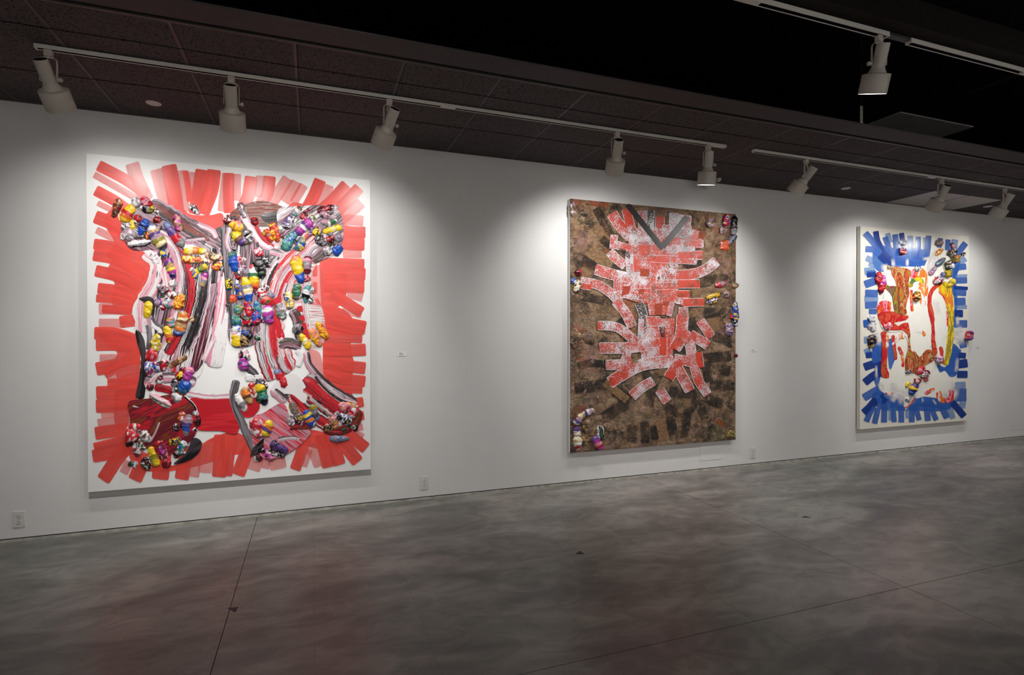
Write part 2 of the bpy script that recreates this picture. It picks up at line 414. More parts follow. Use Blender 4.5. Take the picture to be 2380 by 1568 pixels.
# ------------------------------------------------------------------ emergency light behind the end spotlight
ec = onY(1652, 420, -.14)
el = thing('emergency_light', 'white twin head emergency light behind the end spotlight', 'emergency light', (ec.x, -.14, ZS))
bm = bmesh.new(); bx(bm, -.075, .02, -.05, .05, -.055, 0); bm_obj('housing', bm, M['fixture'], el, False, .006)
for (px, py, dv) in ((1669, 413, Vector((.15, .40, .85))), (1640, 431, Vector((-.10, .45, .85)))):
    p = onY(px, py, -.14)
    hd = lathe('lamp_head', [(.0005, .046), (.018, .043), (.031, .024), (.039, -.002), (.0455, -.030), (.0435, -.032), (.036, .0), (.0005, .016)], M['fixture'], el, 28)
    hd.rotation_mode = 'QUATERNION'; hd.rotation_quaternion = (-dv.normalized()).to_track_quat('Z', 'X'); hd.location = p-Vector(el.location)
    tube('stem', [hd.location, Vector((hd.location.x*.6, 0, -.045))], .006, M['fixture'], el)

# ------------------------------------------------------------------ wall plates, labels, access panels
def outlet(x, z, label):
    t = thing('wall_outlet', label, 'outlet', (x, 0, z), 'duplex wall outlets')
    bm = bmesh.new(); bx(bm, -.0355, .0355, -.0065, 0, -.0575, .0575); bm_obj('cover_plate', bm, M['plate'], t, False, .003)
    for s in (1, -1):
        f = lathe('receptacle', [(.0005, .0085), (.0155, .0085), (.0165, .0075), (.0165, 0)], M['plate'], t, 28); f.rotation_euler = (math.pi/2, 0, 0); f.location = (0, 0, s*.0195)
        bm = bmesh.new()
        for k in (-1, 1): bx(bm, k*.0062-.0013, k*.0062+.0013, -.0089, -.0082, s*.0195+.001, s*.0195+.0105)
        bx(bm, -.0022, .0022, -.0089, -.0082, s*.0195-.0105, s*.0195-.006)
        bm_obj('contact_slots', bm, M['hole'], t)
    sc = lathe('screw', [(.0005, .0078), (.0028, .0074), (.003, .006)], M['strap'], t, 12); sc.rotation_euler = (math.pi/2, 0, 0)
    return t
outlet(-1.935, .156, 'duplex wall outlet low at the left end of the wall')
outlet(.930, .147, 'duplex wall outlet between the red and brown paintings')
outlet(4.597, .141, 'duplex wall outlet just right of the brown painting')
def card(x, z, label):
    t = thing('wall_label', label, 'label', (x, 0, z), 'small title cards beside the paintings')
    box('card', -.036, .036, -.004, 0, -.018, .018, M['paper'], t)
    for k, (w0, w1, zz) in enumerate(((-.026, -.004, .009), (-.026, .012, .001), (-.026, .006, -.007))):
        box('text_line', w0, w1, -.0045, -.004, zz-.0014, zz+.0014, M['ink'], t)
card(.738, 1.285, 'tiny white title card right of the red painting')
card(4.607, 1.283, 'tiny white title card right of the brown painting')
card(8.45, 1.29, 'tiny white title card right of the blue painting')
def access(x0, x1, z0, z1, label):
    t = thing('access_panel', label, 'access panel', (x0, 0, z0))
    w, h = x1-x0, z1-z0; g = .004
    bm = bmesh.new()
    for b in ((0, w, 0, g), (0, w, h-g, h), (0, g, g, h-g), (w-g, w, g, h-g)): bx(bm, b[0], b[1], -.0009, 0, b[2], b[3])
    bm_obj('gap', bm, M['plate'], t)
    box('panel', g, w-g, -.003, 0, g, h-g, M['wall'], t, .001)
access(3.878, 4.180, .102, .30, 'small flush access panel under the brown painting')
access(9.14, 9.75, .112, .424, 'flush access panel at the right edge of the wall')
# small bits of tape on the floor
for (pts, lab) in (([(528, 1413), (554, 1410), (547, 1423)], 'dark triangle of tape on the floor below the red painting'), ([(1337, 1287), (1347, 1280), (1359, 1287)], 'dark triangle of tape on the floor below the brown painting'), ([(1862, 1202), (1872, 1199), (1886, 1203)], 'small dark tape scrap on the floor right of the brown painting')):
    g = [onZ(x, y, 0) for x, y in pts]
    vs = [(p.x, p.y, .0002) for p in g]+[(p.x, p.y, .0012) for p in g]
    tag(mesh_obj('floor_tape', vs, [(0, 1, 2), (3, 4, 5), (0, 1, 4, 3), (1, 2, 5, 4), (2, 0, 3, 5)], M['tape']), lab, 'tape', 'tape scraps on the floor')
# ------------------------------------------------------------------ paint materials
def paint_out(q, alpha):
    """thin glaze: mix the paint with a clear pass-through so the coats below show"""
    tr = q.n('ShaderNodeBsdfTransparent'); mx = q.n('ShaderNodeMixShader')
    q.val(mx.inputs[0], alpha); q.l(tr.outputs[0], mx.inputs[1]); q.l(q.p.outputs[0], mx.inputs[2]); q.l(mx.outputs[0], q.out.inputs[0])
def m_glaze(name, c, alpha, rough=.34):
    q = NT(name); uv = q.coord('UV'); r = q.rnd()
    cmb = q.n('ShaderNodeCombineXYZ'); q.l(q.math('MULTIPLY', r, 31.), cmb.inputs[0]); q.l(q.math('MULTIPLY', r, 17.), cmb.inputs[1])
    v = q.noise(q.mapping(uv, (3, 26, 1), cmb.outputs[0]), 1, 3)
    d = tuple(x*.84 for x in c[:3])+(1,); li = tuple(min(1, x*1.12) for x in c[:3])+(1,)
    q.set(q.ramp(v, [(.3, d), (.7, li)]), rough, .5)
    paint_out(q, q.math('ADD', q.math('MULTIPLY', v, .10), alpha-.05, None, True)); q.bump(v, .12, .0012); return q.m
def m_streak(name, cols, fu=1.6, fv=85, rough=.28, alpha=None, bump=.6, contrast=(.28, .72), soft=False, pure=False):
    """brushed, half mixed paint: broad colour lanes across the stroke broken by fine bristle marks"""
    q = NT(name); uv = q.coord('UV'); r = q.rnd()
    cmb = q.n('ShaderNodeCombineXYZ'); q.l(q.math('MULTIPLY', r, 31.), cmb.inputs[0]); q.l(q.math('MULTIPLY', r, 170.), cmb.inputs[1]); q.l(q.math('MULTIPLY', r, 11.), cmb.inputs[2])
    lane = q.noise(q.mapping(uv, (fu, fv*.42, 1), cmb.outputs[0]), 1, 2, .5, .3)
    fine = q.noise(q.mapping(uv, (fu*3.2, fv*3.4, 1), cmb.outputs[0]), 1, 3, .6, .1)
    v = q.math('ADD', q.math('MULTIPLY', lane, .74), q.math('MULTIPLY', fine, .26))
    f = q.mr(v, contrast[0]+.04, contrast[1]-.04)
    n = len(cols); stops = []
    for i, c in enumerate(cols):
        a, b = i/n, (i+1)/n
        stops.append((a+.28/n, c)); stops.append((b-.28/n, c))
    if len(stops) > 30: stops = stops[::2]
    q.set(q.ramp(f, stops), rough, .5); q.bump(v, bump, .006)
    if alpha is not None:
        al = q.mr(fine, .40, .60, alpha[0], alpha[1])
        if soft:
            e = q.n('ShaderNodeUVMap'); e.uv_map = 'edge'; sp = q.n('ShaderNodeSeparateXYZ'); q.l(e.outputs[0], sp.inputs[0])
            for k in (0, 1):
                d = q.math('MULTIPLY', q.math('ABSOLUTE', q.math('SUBTRACT', sp.outputs[k], .5)), 2.)
                al = q.math('MULTIPLY', al, q.mr(d, .35, .98, 1., 0.))
        paint_out(q, al)
    return q.m
def m_lanes(name, cols, fu=1.5, warp=.30, grit=.95, rough=.27, bump=.45):
    """one loaded brush drag: the colours lie side by side across the stroke in the order given"""
    q = NT(name); uv = q.coord('UV'); r = q.rnd()
    e = q.n('ShaderNodeUVMap'); e.uv_map = 'edge'; sp = q.n('ShaderNodeSeparateXYZ'); q.l(e.outputs[0], sp.inputs[0])
    cmb = q.n('ShaderNodeCombineXYZ'); q.l(q.math('MULTIPLY', r, 31.), cmb.inputs[0]); q.l(q.math('MULTIPLY', r, 170.), cmb.inputs[1])
    lane = q.noise(q.mapping(uv, (fu, 16, 1), cmb.outputs[0]), 1, 3, .55, .2)
    fine = q.noise(q.mapping(uv, (fu*2.2, 210, 1), cmb.outputs[0]), 1, 3, .6, .1)
    sc = q.noise(q.mapping(uv, (12, 90, 1), cmb.outputs[0]), 1, 4, .7)
    f = q.math('ADD', sp.outputs[0], q.math('ADD', q.math('MULTIPLY', q.math('SUBTRACT', lane, .5), warp*2), q.math('MULTIPLY', q.math('SUBTRACT', fine, .5), grit)))
    n = len(cols); stops = []
    for i, c in enumerate(cols): stops.append(((i+.22)/n, c)); stops.append(((i+.78)/n, c))
    if len(stops) > 30: stops = stops[::2]
    col = q.ramp(f, stops)
    col = q.mix(q.mr(sc, .60, .68, 0, .8), col, PAL['k']); col = q.mix(q.mr(q.math('SUBTRACT', 1., sc), .62, .70, 0, .8), col, PAL['w'])
    q.set(col, rough, .5); q.bump(q.math('ADD', fine, lane), bump, .005); return q.m
def m_marble(name, cols, scale=9, dist=2.6, rough=.16):
    """poured paint: folded marbled colour"""
    q = NT(name); P = q.coord('Object')
    v = q.noise(q.mapping(P, (1, 1, .5)), scale, 3.5, .55, dist); w = q.noise(P, scale*5, 3, .6, 1.0)
    f = q.mr(q.math('ADD', q.math('MULTIPLY', v, .86), q.math('MULTIPLY', w, .14)), .30, .70)
    n = len(cols); stops = []
    for i, c in enumerate(cols): stops.append((i/n+.2/n, c)); stops.append(((i+1)/n-.2/n, c))
    q.set(q.ramp(f, stops), rough, .55); q.bump(v, .3, .004); return q.m
def m_mottle(name, lo, hi, thr=.5, edge=None, scale=70, soft=.035, drift=.45, third=None, rough=.4, alpha=None):
    q = NT(name); P = q.coord('Object'); r = q.rnd()
    n1 = q.noise(q.mapping(P, (1, 1, 1.5)), scale, 6, .72); n2 = q.noise(P, 7, 3)
    s = q.math('ADD', n1, q.math('MULTIPLY', q.math('SUBTRACT', n2, .5), drift))
    mask = q.mr(s, thr-soft, thr+soft)
    if third is not None:
        t3 = q.mr(q.noise(P, 10, 4), .56, .60); lo = q.mix(t3, lo, third)
    col = q.mix(mask, lo, hi)
    if edge is not None:
        e = q.n('ShaderNodeUVMap'); e.uv_map = 'edge'; sp = q.n('ShaderNodeSeparateXYZ'); q.l(e.outputs[0], sp.inputs[0])
        wob = q.math('MULTIPLY_ADD', q.noise(P, 40, 2), .10, -.05)
        em = q.math('GREATER_THAN', q.math('ADD', q.math('ABSOLUTE', q.math('SUBTRACT', sp.outputs[0], .5)), wob), .455)
        em2 = q.math('MULTIPLY', em, q.math('GREATER_THAN', sp.outputs[1], -1))
        col = q.mix(em2, col, edge)
    q.set(col, rough, .5); q.bump(q.math('ADD', s, mask), .6, .004)
    if alpha is not None: paint_out(q, q.mr(s, thr-.05, thr+.05, alpha[0], alpha[1]))
    return q.m
# lump paint: colours live on the vertices of each lump
q = NT('impasto_paint'); at = q.n('ShaderNodeAttribute'); at.attribute_name = 'Col'
q.set(at.outputs['Color'], .20, .55); q.bump(q.noise(q.pos(), 260, 3), .35, .003); M['impasto'] = q.m

PAL = {k: rgb(*v) for k, v in dict(y=(232, 196, 36), o=(222, 122, 44), r=(188, 30, 42), m=(98, 22, 36), p=(222, 140, 158), g=(42, 104, 66), t=(78, 142, 140), b=(28, 78, 172),
     n=(28, 34, 82), u=(92, 62, 128), M=(178, 62, 156), w=(226, 222, 222), k=(20, 18, 20), e=(136, 130, 136), c=(234, 214, 166), B=(112, 72, 44), a=(186, 148, 98),
     l=(146, 136, 46), v=(172, 142, 156), d=(66, 58, 62), s=(106, 122, 160), R=(206, 44, 52), O=(196, 84, 52), q=(122, 98, 80), h=(84, 66, 52), T=(128, 60, 34)).items()}
def pc(s): return [PAL[c] for c in s]

TF = .055                       # canvas face distance from the wall
def catmull(pts, closed=False, step=5.0):
    P = [np.array(p, float) for p in pts]; n = len(P); out = []
    if n == 2 and not closed:
        k = max(2, int(np.linalg.norm(P[1]-P[0])/step)+1)
        return [P[0]+(P[1]-P[0])*i/(k-1) for i in range(k)], [i/(k-1) for i in range(k)]
    segs = n if closed else n-1; ts = []
    for i in range(segs):
        p0 = P[(i-1) % n] if closed or i > 0 else 2*P[0]-P[1]
        p1 = P[i]; p2 = P[(i+1) % n]; p3 = P[(i+2) % n] if closed or i+2 < n else 2*P[-1]-P[-2]
        k = max(2, int(np.linalg.norm(p2-p1)/step))
        for j in range(k):
            t = j/k
            out.append(.5*((2*p1)+(-p0+p2)*t+(2*p0-5*p1+4*p2-p3)*t*t+(-p0+3*p1-3*p2+p3)*t**3)); ts.append((i+t)/segs)
    if not closed: out.append(P[-1]); ts.append(1.0)
    return out, ts

class Painting:
    def __init__(s, label, x0, zb, w=1.984, h=2.438, off=.0008, group='large unframed canvases'):
        s.root = thing('painting', label, 'painting', (x0+w/2, 0, zb), group); s.x0, s.zb, s.w, s.h = x0, zb, w, h
        s.o = Vector((x0+w/2, 0, zb)); s.k = 0; s.off = off; s.reg = None
        fr = bmesh.new(); g = .03
        for b in ((-w/2+g, w/2-g, g, g+.05), (-w/2+g, w/2-g, h-g-.05, h-g), (-w/2+g, -w/2+g+.05, g, h-g), (w/2-g-.05, w/2-g, g, h-g)): bx(fr, b[0], b[1], -.010, -.002, b[2], b[3])
        bm_obj('stretcher_bars', fr, M['wood'], s.root)
        bm = bmesh.new(); bx(bm, -w/2, w/2, -TF, -.010, 0, h); s.canvas = bm_obj('canvas', bm, M['canvas'], s.root, False, .003)
    def px(s, p):
        r = p[2] if len(p) > 2 else s.reg
        x, y, k = REG[r]; return (x+p[0]/k, y+p[1]/k)
    def loc(s, x, y, T=TF):
        v = onY(x, y, -T)-s.o; return v
    def clampv(s, v):
        v.x = min(max(v.x, -s.w/2+.001), s.w/2-.001); v.z = min(max(v.z, .001), s.h-.001); return v
    def ribbon(s, pts, w, mat, name='brush_stroke', th=.0006, round_=.14, m=None, rag=.0, relief=.0, reg=None, taper=None, seed=None):
        if reg: s.reg = reg
        k = REG[s.reg][2]; P = [s.px(p) for p in pts]
        ws = [w]*len(P) if not isinstance(w, (list, tuple)) else list(w)
        ws = [a/k for a in ws]
        C, ts = catmull(P, step=4.0 if relief else 6.0)
        C = np.array(C); L = np.r_[0, np.cumsum(np.linalg.norm(np.diff(C, axis=0), axis=1))]
        W0 = np.interp(ts, np.linspace(0, 1, len(ws)), ws)
        r = max(1e-3, round_*np.mean(ws))
        D = list(L)+[r*.12, r*.4, r, L[-1]-r*.12, L[-1]-r*.4, L[-1]-r]
        D = np.array(sorted(set(round(float(d), 3) for d in D if 0 <= d <= L[-1])))
        cx = np.interp(D, L, C[:, 0]); cy = np.interp(D, L, C[:, 1]); ww = np.interp(D, L, W0)
        tx = np.gradient(cx, D); ty = np.gradient(cy, D); nl = np.hypot(tx, ty)+1e-9; nx, ny = -ty/nl, tx/nl
        e = np.minimum(D, L[-1]-D); cut = np.where(e < r, r-np.sqrt(np.maximum(0, r*r-(r-e)**2)), 0)
        ww = np.maximum(ww-2*cut, .4)
        m = m or (12 if relief else 3)
        s.k += 1; base = TF+s.off+s.k*.00004
        rs = random.Random(s.k*7+13 if seed is None else seed); so = rs.random()*90
        vs = []; uv = []; ed = []; um = 0.0; prev = None; n = len(D)
        for i in range(n):
            c3 = s.loc(cx[i], cy[i]);
            if prev is not None: um += (c3-prev).length
            prev = c3
            a = s.loc(cx[i]+nx[i]*ww[i]/2, cy[i]+ny[i]*ww[i]/2); b = s.loc(cx[i]-nx[i]*ww[i]/2, cy[i]-ny[i]*ww[i]/2); wm = (a-b).length
            for j in range(m+1):
                v = j/m; q_ = (v-.5)*ww[i]
                if rag:
                    q_ *= 1+rag*mnoise.noise(Vector((D[i]*.12, (v > .5)*5+so, 0)))+rag*.5*mnoise.noise(Vector((D[i]*.5, (v > .5)*9+so, 0)))
                p = s.clampv(s.loc(cx[i]+nx[i]*q_, cy[i]+ny[i]*q_))
                edge = 1-abs(2*v-1)**5; endf = min(1, e[i]/(r+1e-6)*1.2+.02) if relief else 1
                hh = th*edge*endf
                if relief:
                    hh += relief*edge*endf*(.5+.5*mnoise.noise(Vector((v*wm*38+so, um*2.2, so)))+.22*mnoise.noise(Vector((v*wm*110+so, um*4, so))))
                p.y = -(base+max(0, hh)) if 0 < j < m else -base
                vs.append(p); uv.append((um, v*wm)); ed.append((v, D[i]/L[-1]))
        fs = [(i*(m+1)+j, i*(m+1)+j+1, (i+1)*(m+1)+j+1, (i+1)*(m+1)+j) for i in range(n-1) for j in range(m)]
        o = mesh_obj(name, vs, fs, M[mat] if isinstance(mat, str) else mat, s.root, True, uv)
        s.edge_uv(o, ed); return o
    def edge_uv(s, o, ed):
        me = o.data; l = me.uv_layers.new(name='edge'); idx = np.empty(len(me.loops), dtype=np.int32); me.loops.foreach_get('vertex_index', idx)
        l.data.foreach_set('uv', np.asarray(ed, dtype=np.float32)[idx].ravel()); me.uv_layers.active = me.uv_layers['UVMap']; me.uv_layers['UVMap'].active_render = True
    def poly(s, pts, mat, name='paint_field', th=.0006, ang=0, smooth=True, reg=None, rag=0):
        if reg: s.reg = reg
        P = [s.px(p) for p in pts]
        if smooth: P = [tuple(p) for p in catmull(P, True, 6.0)[0]]
        s.k += 1; base = TF+s.off+s.k*.00004; n = len(P)
        rs = random.Random(s.k)
        if rag: P = [(x+rs.uniform(-rag, rag), y+rs.uniform(-rag, rag)) for x, y in P]
        V = [s.clampv(s.loc(x, y)) for x, y in P]
        ca, sa = math.cos(ang), math.sin(ang)
        vs = []; uv = []
        for v in V: vs.append((v.x, -(base+th), v.z)); uv.append((v.x*ca+v.z*sa, -v.x*sa+v.z*ca))
        for v in V: vs.append((v.x, -base, v.z)); uv.append((v.x*ca+v.z*sa, -v.x*sa+v.z*ca))
        fs = [tuple(range(n))]+[(i, (i+1) % n, n+(i+1) % n, n+i) for i in range(n)]
        o = mesh_obj(name, vs, fs, M[mat] if isinstance(mat, str) else mat, s.root, False, uv)
        bm = bmesh.new(); bm.from_mesh(o.data); bmesh.ops.recalc_face_normals(bm, faces=bm.faces[:])
        f0 = [f for f in bm.faces if len(f.verts) > 4]
        if f0 and f0[0].normal.y > 0: bmesh.ops.reverse_faces(bm, faces=bm.faces[:])
        bmesh.ops.triangulate(bm, faces=[f for f in bm.faces if len(f.verts) > 4]); bm.to_mesh(o.data); bm.free()
        s.edge_uv(o, [(.5, .5)]*len(o.data.vertices)); return o
    def lump(s, x0, y0, x1, y1, w, cols, style=None, hf=.62, rough=1.35, reg=None, name='paint_lump', lift=0):
        if reg: s.reg = reg
        k = REG[s.reg][2]
        a = s.px((x0, y0)); b = s.px((x1, y1)); w = w/k*.94
        s.nl = getattr(s, 'nl', 0)+1; rs = random.Random(s.nl*31+5); so = rs.random()*50
        dx, dy = b[0]-a[0], b[1]-a[1]; L = math.hypot(dx, dy)+1e-6; ux, uy = dx/L, dy/L
        # ends given are cap centres for short lumps: keep overall aspect
        C = ((a[0]+b[0])/2, (a[1]+b[1])/2); hl = max(L/2, w*.52)
        pc0 = s.loc(*C); pa = s.loc(C[0]+ux*hl, C[1]+uy*hl)-pc0; ps = s.loc(C[0]-uy*w/2, C[1]+ux*w/2)-pc0
        bw = ps.length; h = bw*hf
        n, m = 34, 24
        col = pc(cols); nc = len(col)
        if style is None: style = 'b' if rs.random() < .45 else 's'
        vs = []; cc = []
        rf = rs.uniform(4, 8); ph = rs.random()*6
        bend = rs.uniform(-.22, .22); tw = rs.choice((-2, -1, 1, 2))
        for i in range(n+1):
            t = -1+2*i/n; pr = (1-abs(t)**2.7)**(1/2.7) if abs(t) < 1 else 0
            fat = 1+.12*math.sin(t*2.3+ph)
            for j in range(m):
                f = 2*math.pi*j/m; cf, sf = math.cos(f), math.sin(f)
                q3 = Vector((t*hl/w*2.2+so, cf*.9, sf*.9+so))
                nz = mnoise.noise(q3*.9)*.24+mnoise.noise(q3*1.9)*.16*rough+.022*rough*math.sin(t*rf*2+f*tw+ph+mnoise.noise(q3)*3)+(.35-abs(mnoise.noise(q3*2.3)))*.20*rough+mnoise.noise(q3*6)*.035*rough
                rr = pr*fat*(1+nz)
                p = pc0+pa*(t*(1+.05*mnoise.noise(Vector((so, f, 1)))))+ps*(cf*rr+bend*(t*t-.4))
                out = h*(.42+sf*rr)
                p.y = -(TF+max(-.012, out)+lift); vs.append(p)
                wv = mnoise.noise(q3*.8)*.55+mnoise.noise(q3*1.9)*.24+mnoise.noise(q3*5)*.06
                if style == 'b': x = (t+1)/2*nc*(1.0 if nc > 3 else 1.6)+wv*.9+.12*tw*math.sin(f)
                elif style == 'l': x = (cf+1)/2*nc+wv*1.2+t*.4
                else: x = (wv+.5)*nc*1.5+(t+1)*.5*nc*.35+cf*.5*tw*.5
                i0 = int(math.floor(x)); fr = x-i0; c0 = col[i0 % nc]; c1 = col[(i0+1) % nc]
                g = 0 if fr < .80 else (fr-.80)/.20
                sh = .92+.16*mnoise.noise(q3*5)
                cc.append(tuple(max(0, (c0[z]*(1-g)+c1[z]*g)*sh) for z in range(3))+(1,))
        fs = [(i*m+j, i*m+(j+1) % m, (i+1)*m+(j+1) % m, (i+1)*m+j) for i in range(n) for j in range(m)]
        o = mesh_obj(name, vs, fs, M['impasto'], s.root, True)
        bm = bmesh.new(); bm.from_mesh(o.data); bmesh.ops.recalc_face_normals(bm, faces=bm.faces[:]); bm.to_mesh(o.data); bm.free()
        ca = o.data.color_attributes.new('Col', 'FLOAT_COLOR', 'POINT'); ca.data.foreach_set('color', np.array(cc, dtype=np.float32).ravel())
        return o
    def lumps(s, reg, text):
        s.reg = reg
        for ln in text.strip().split(';'):
            f = ln.split()
            if len(f) < 6: continue
            s.lump(*[float(v) for v in f[:5]], f[5], f[6] if len(f) > 6 and f[6] in 'bls' else None, float(f[7])*.7 if len(f) > 7 else .62)
    def crumbs(s, reg, boxes, cols, seed):
        """small crumpled scraps of paint packed between the big lumps"""
        rs = random.Random(seed); s.reg = reg
        for x0, y0, x1, y1, n in boxes:
            for _ in range(n):
                x, y = rs.uniform(x0, x1), rs.uniform(y0, y1); a = rs.uniform(0, 6.28); L = rs.uniform(18, 42)
                s.lump(x-L*math.cos(a), y-L*math.sin(a), x+L*math.cos(a), y+L*math.sin(a), rs.uniform(34, 62), rs.choice(cols), 's', rs.uniform(.35, .6), 1.8, name='paint_crumb')
    def strokes(s, reg, mats, text, name='brush_stroke', **kw):
        """one stroke per ';': tone width x y x y ..."""
        s.reg = reg
        for ln in text.strip().split(';'):
            f = ln.split()
            if len(f) < 6: continue
            v = [float(a) for a in f[1:]]; s.ribbon([(v[i], v[i+1]) for i in range(1, len(v)-1, 2)], v[0], mats[f[0]], name, **kw)
REG = {'A': (180, 330, 1568/410), 'B': (520, 380, 1568/410), 'C': (180, 720, 1568/440), 'D': (520, 720, 1568/440),
       'E': (1310, 450, 2124/420), 'F': (1310, 740, 1996/420), 'G': (1980, 510, 1819/290), 'H': (1980, 750, 1749/290)}
# ------------------------------------------------------------------ painting 1: red
RED = rgb(205, 38, 36)
M['r1'] = m_glaze('red_glaze_thin', rgb(238, 104, 98), .50); M['r2'] = m_glaze('red_glaze', rgb(236, 76, 66), .85); M['r3'] = m_glaze('red_glaze_full', rgb(230, 62, 54), .90)
M['crim'] = m_streak('crimson_block', pc('rrrRr'), 1.5, 30, .22, None, .15)
M['sk_arm'] = m_lanes('dark_arm_drag', pc('vdmTdkv'))
M['sk_white'] = m_lanes('white_pink_drag', pc('vpwwpw'), 1.2, .3, .8)
M['sk_mauve'] = m_lanes('mauve_drag', pc('dkvwvpv'))
M['sk_redblk'] = m_lanes('red_black_drag', pc('krrRmrk'))
M['sk_bw'] = m_lanes('black_white_drag', pc('wvkkdkkwk'))
M['sk_rw'] = m_lanes('red_white_mauve_drag', pc('vdvwvrwrRrwvwd'), 1.2, .16, .60)
M['sk_leg'] = m_lanes('white_crimson_drag', pc('rwvwrrrRvwdwvkr'), 1.0, .16, .60)
M['sk_grey'] = m_streak('grey_column', pc('ddeded'), 1.0, 40)
M['sk_dkred'] = m_streak('dark_red_mass', pc('mmTmrmm'), 2.0, 26, .3)
M['sk_black'] = m_streak('black_paint', pc('kkdkk'), 2.0, 30, .25)
M['sk_brown'] = m_lanes('brown_mauve_drag', pc('khdmvd'))
M['sk_foot'] = m_lanes('red_foot_drag', pc('kvwkrrRrrkrrwkr'), 1.4, .18, .60)
M['sk_pink'] = m_streak('pink_mass', pc('pRprvpRp'), 1.2, 40)
M['veil'] = m_streak('pale_pink_veil', pc('wpwwpw'), 1.0, 40, .35, (.25, .9))
M['sk_pale'] = m_lanes('pale_torso_drag', pc('wwwwwpv'), .6, .25, .5)
M['white'] = m_streak('white_paint', pc('wwww'), 2, 30, .3)
M['mass1'] = m_streak('dark_mauve_mass', pc('kvdmvkwvd'), 1.6, 44)
M['mass2'] = m_streak('dark_leg_mass', pc('vkdvmkwvr'), 1.2, 40)
M['mass3'] = m_streak('dark_column_mass', pc('kdvmekw'), 2.2, 44)
p1 = Painting('large red and white painting with knobbly multicoloured paint lumps', -1.5176, .3163)
# solid red ground around the figure
p1.poly([(330,560),(400,790),(470,940),(600,980),(650,1080),(690,1150),(630,1250),(545,1360),(505,1480),(460,1510),(350,1480),(300,1400),(330,1250),(250,1180),(300,1050),(250,1000),(330,900),(255,760),(245,660),(300,600)], 'r2', reg='A')
p1.poly([(700,560),(900,560),(1000,640),(1180,650),(1290,640),(1300,820),(1150,860),(1000,760),(850,660)], 'r2', reg='A')
p1.poly([(600,350),(760,380),(880,420),(1000,470),(1050,560),(1040,700),(960,760),(800,620),(560,520)], 'r2', reg='B')
p1.poly([(865,860),(1010,850),(1100,1000),(1080,1200),(1000,1300),(1050,1400),(1030,1560),(930,1560),(900,1450),(870,1300),(855,1000)], 'r2', reg='B')
p1.poly([(830,0),(1000,0),(1100,150),(1050,300),(1080,450),(1050,620),(1060,720),(900,650),(830,550),(820,300)], 'r2', reg='D')
p1.poly([(150,160),(360,170),(520,260),(520,420),(510,700),(430,800),(420,960),(330,1000),(300,800),(330,560),(260,480),(330,360),(240,280)], 'r2', reg='C')
p1.poly([(420,1130),(560,1260),(760,1290),(960,1230),(1060,1090),(1283,1010),(1420,1080),(1450,1200),(1300,1200),(1000,1290),(700,1340),(480,1300)], 'r2', reg='C')
p1.poly([(700,1000),(840,1010),(1000,1030),(1090,960),(1080,1040),(980,1110),(820,1150),(700,1130),(640,1120)], 'r2', reg='D')
TR = {'l': 'r1', 'm': 'r2', 'f': 'r3'}
p1.strokes('A', TR, """m 100 185 207 420 330 620 470; l 62 148 288 380 420 560 520; m 98 160 428 330 520 470 620; l 52 178 542 310 606; m 118 156 662 300 720 430 800; l 66 168 780 270 830 385 890;
m 98 145 905 300 930 480 1000; m 106 141 1002 330 1040 560 1160 610 1210; m 106 160 1142 350 1190 560 1290; m 100 180 1300 350 1320 520 1370; m 72 166 1388 340 1400 500 1450; l 104 190 1482 350 1482 490 1500;
l 126 485 188 530 330 620 520; l 112 700 242 745 420 790 560; m 136 812 204 850 400 880 600; l 92 915 252 935 400 950 620; m 52 958 256 985 400 1000 530; l 82 1022 266 1012 520;
m 110 1105 244 1080 400 1040 640; m 126 1215 246 1190 430 1110 640; l 112 1340 276 1320 450 1300 620""")
p1.strokes('B', TR, """m 98 46 84 42 250 50 440; l 84 114 92 112 330; m 114 245 114 215 300 170 370; l 92 335 108 320 300; m 110 410 112 390 260 330 360; l 106 575 130 500 240 430 350; l 102 650 160 600 250 540 345; l 80 715 190 660 280 620 350;
m 110 860 144 800 290 740 400; l 80 945 194 900 300 830 430; m 106 1092 184 960 330 830 440; m 106 1206 214 1060 370 960 470; l 100 1224 345 1110 450 1010 520; l 96 1242 510 1110 500 1020 490; m 106 1260 612 1130 610 1040 590;
m 110 1252 720 1120 715 1040 700; l 76 1226 802 1060 800; m 110 1250 902 1050 895 870 890; m 116 1260 986 1050 975 870 970; m 116 1250 1095 1050 1090 870 1090; l 84 1235 1190 1100 1150; m 100 1228 1325 1080 1230 950 1150; l 60 1225 1345 1050 1310;
m 112 1262 1455 1100 1420 960 1370; m 92 1232 1550 1050 1540 930 1530""")
p1.strokes('C', TR, """m 70 205 -10 450 5; l 76 178 108 400 110; m 98 350 100 484 85; m 106 140 193 320 200 500 260; m 96 154 290 320 290 500 310; l 72 185 400 360 400; m 112 156 490 350 450 520 400; m 92 222 530 400 420 510 330; l 84 250 572 400 500 520 470;
m 112 156 686 350 680 520 670; m 84 250 610 520 600; m 112 154 796 330 790 450 780; l 52 198 872 440 850; l 72 168 936 440 900; m 108 147 1022 300 1000 410 980; m 72 138 1135 400 1070; m 108 126 1210 300 1180 420 1150;
m 116 213 1408 330 1230 430 1110; l 76 383 1352 430 1250; m 118 475 1408 530 1280 560 1180; m 142 685 1402 700 1280 710 1180; m 118 863 1402 890 1250 930 1130; l 84 965 1382 1000 1150; l 112 1055 1348 1080 1100; m 118 1172 1382 1185 1200 1190 1030; l 64 1260 1352 1270 1050""")
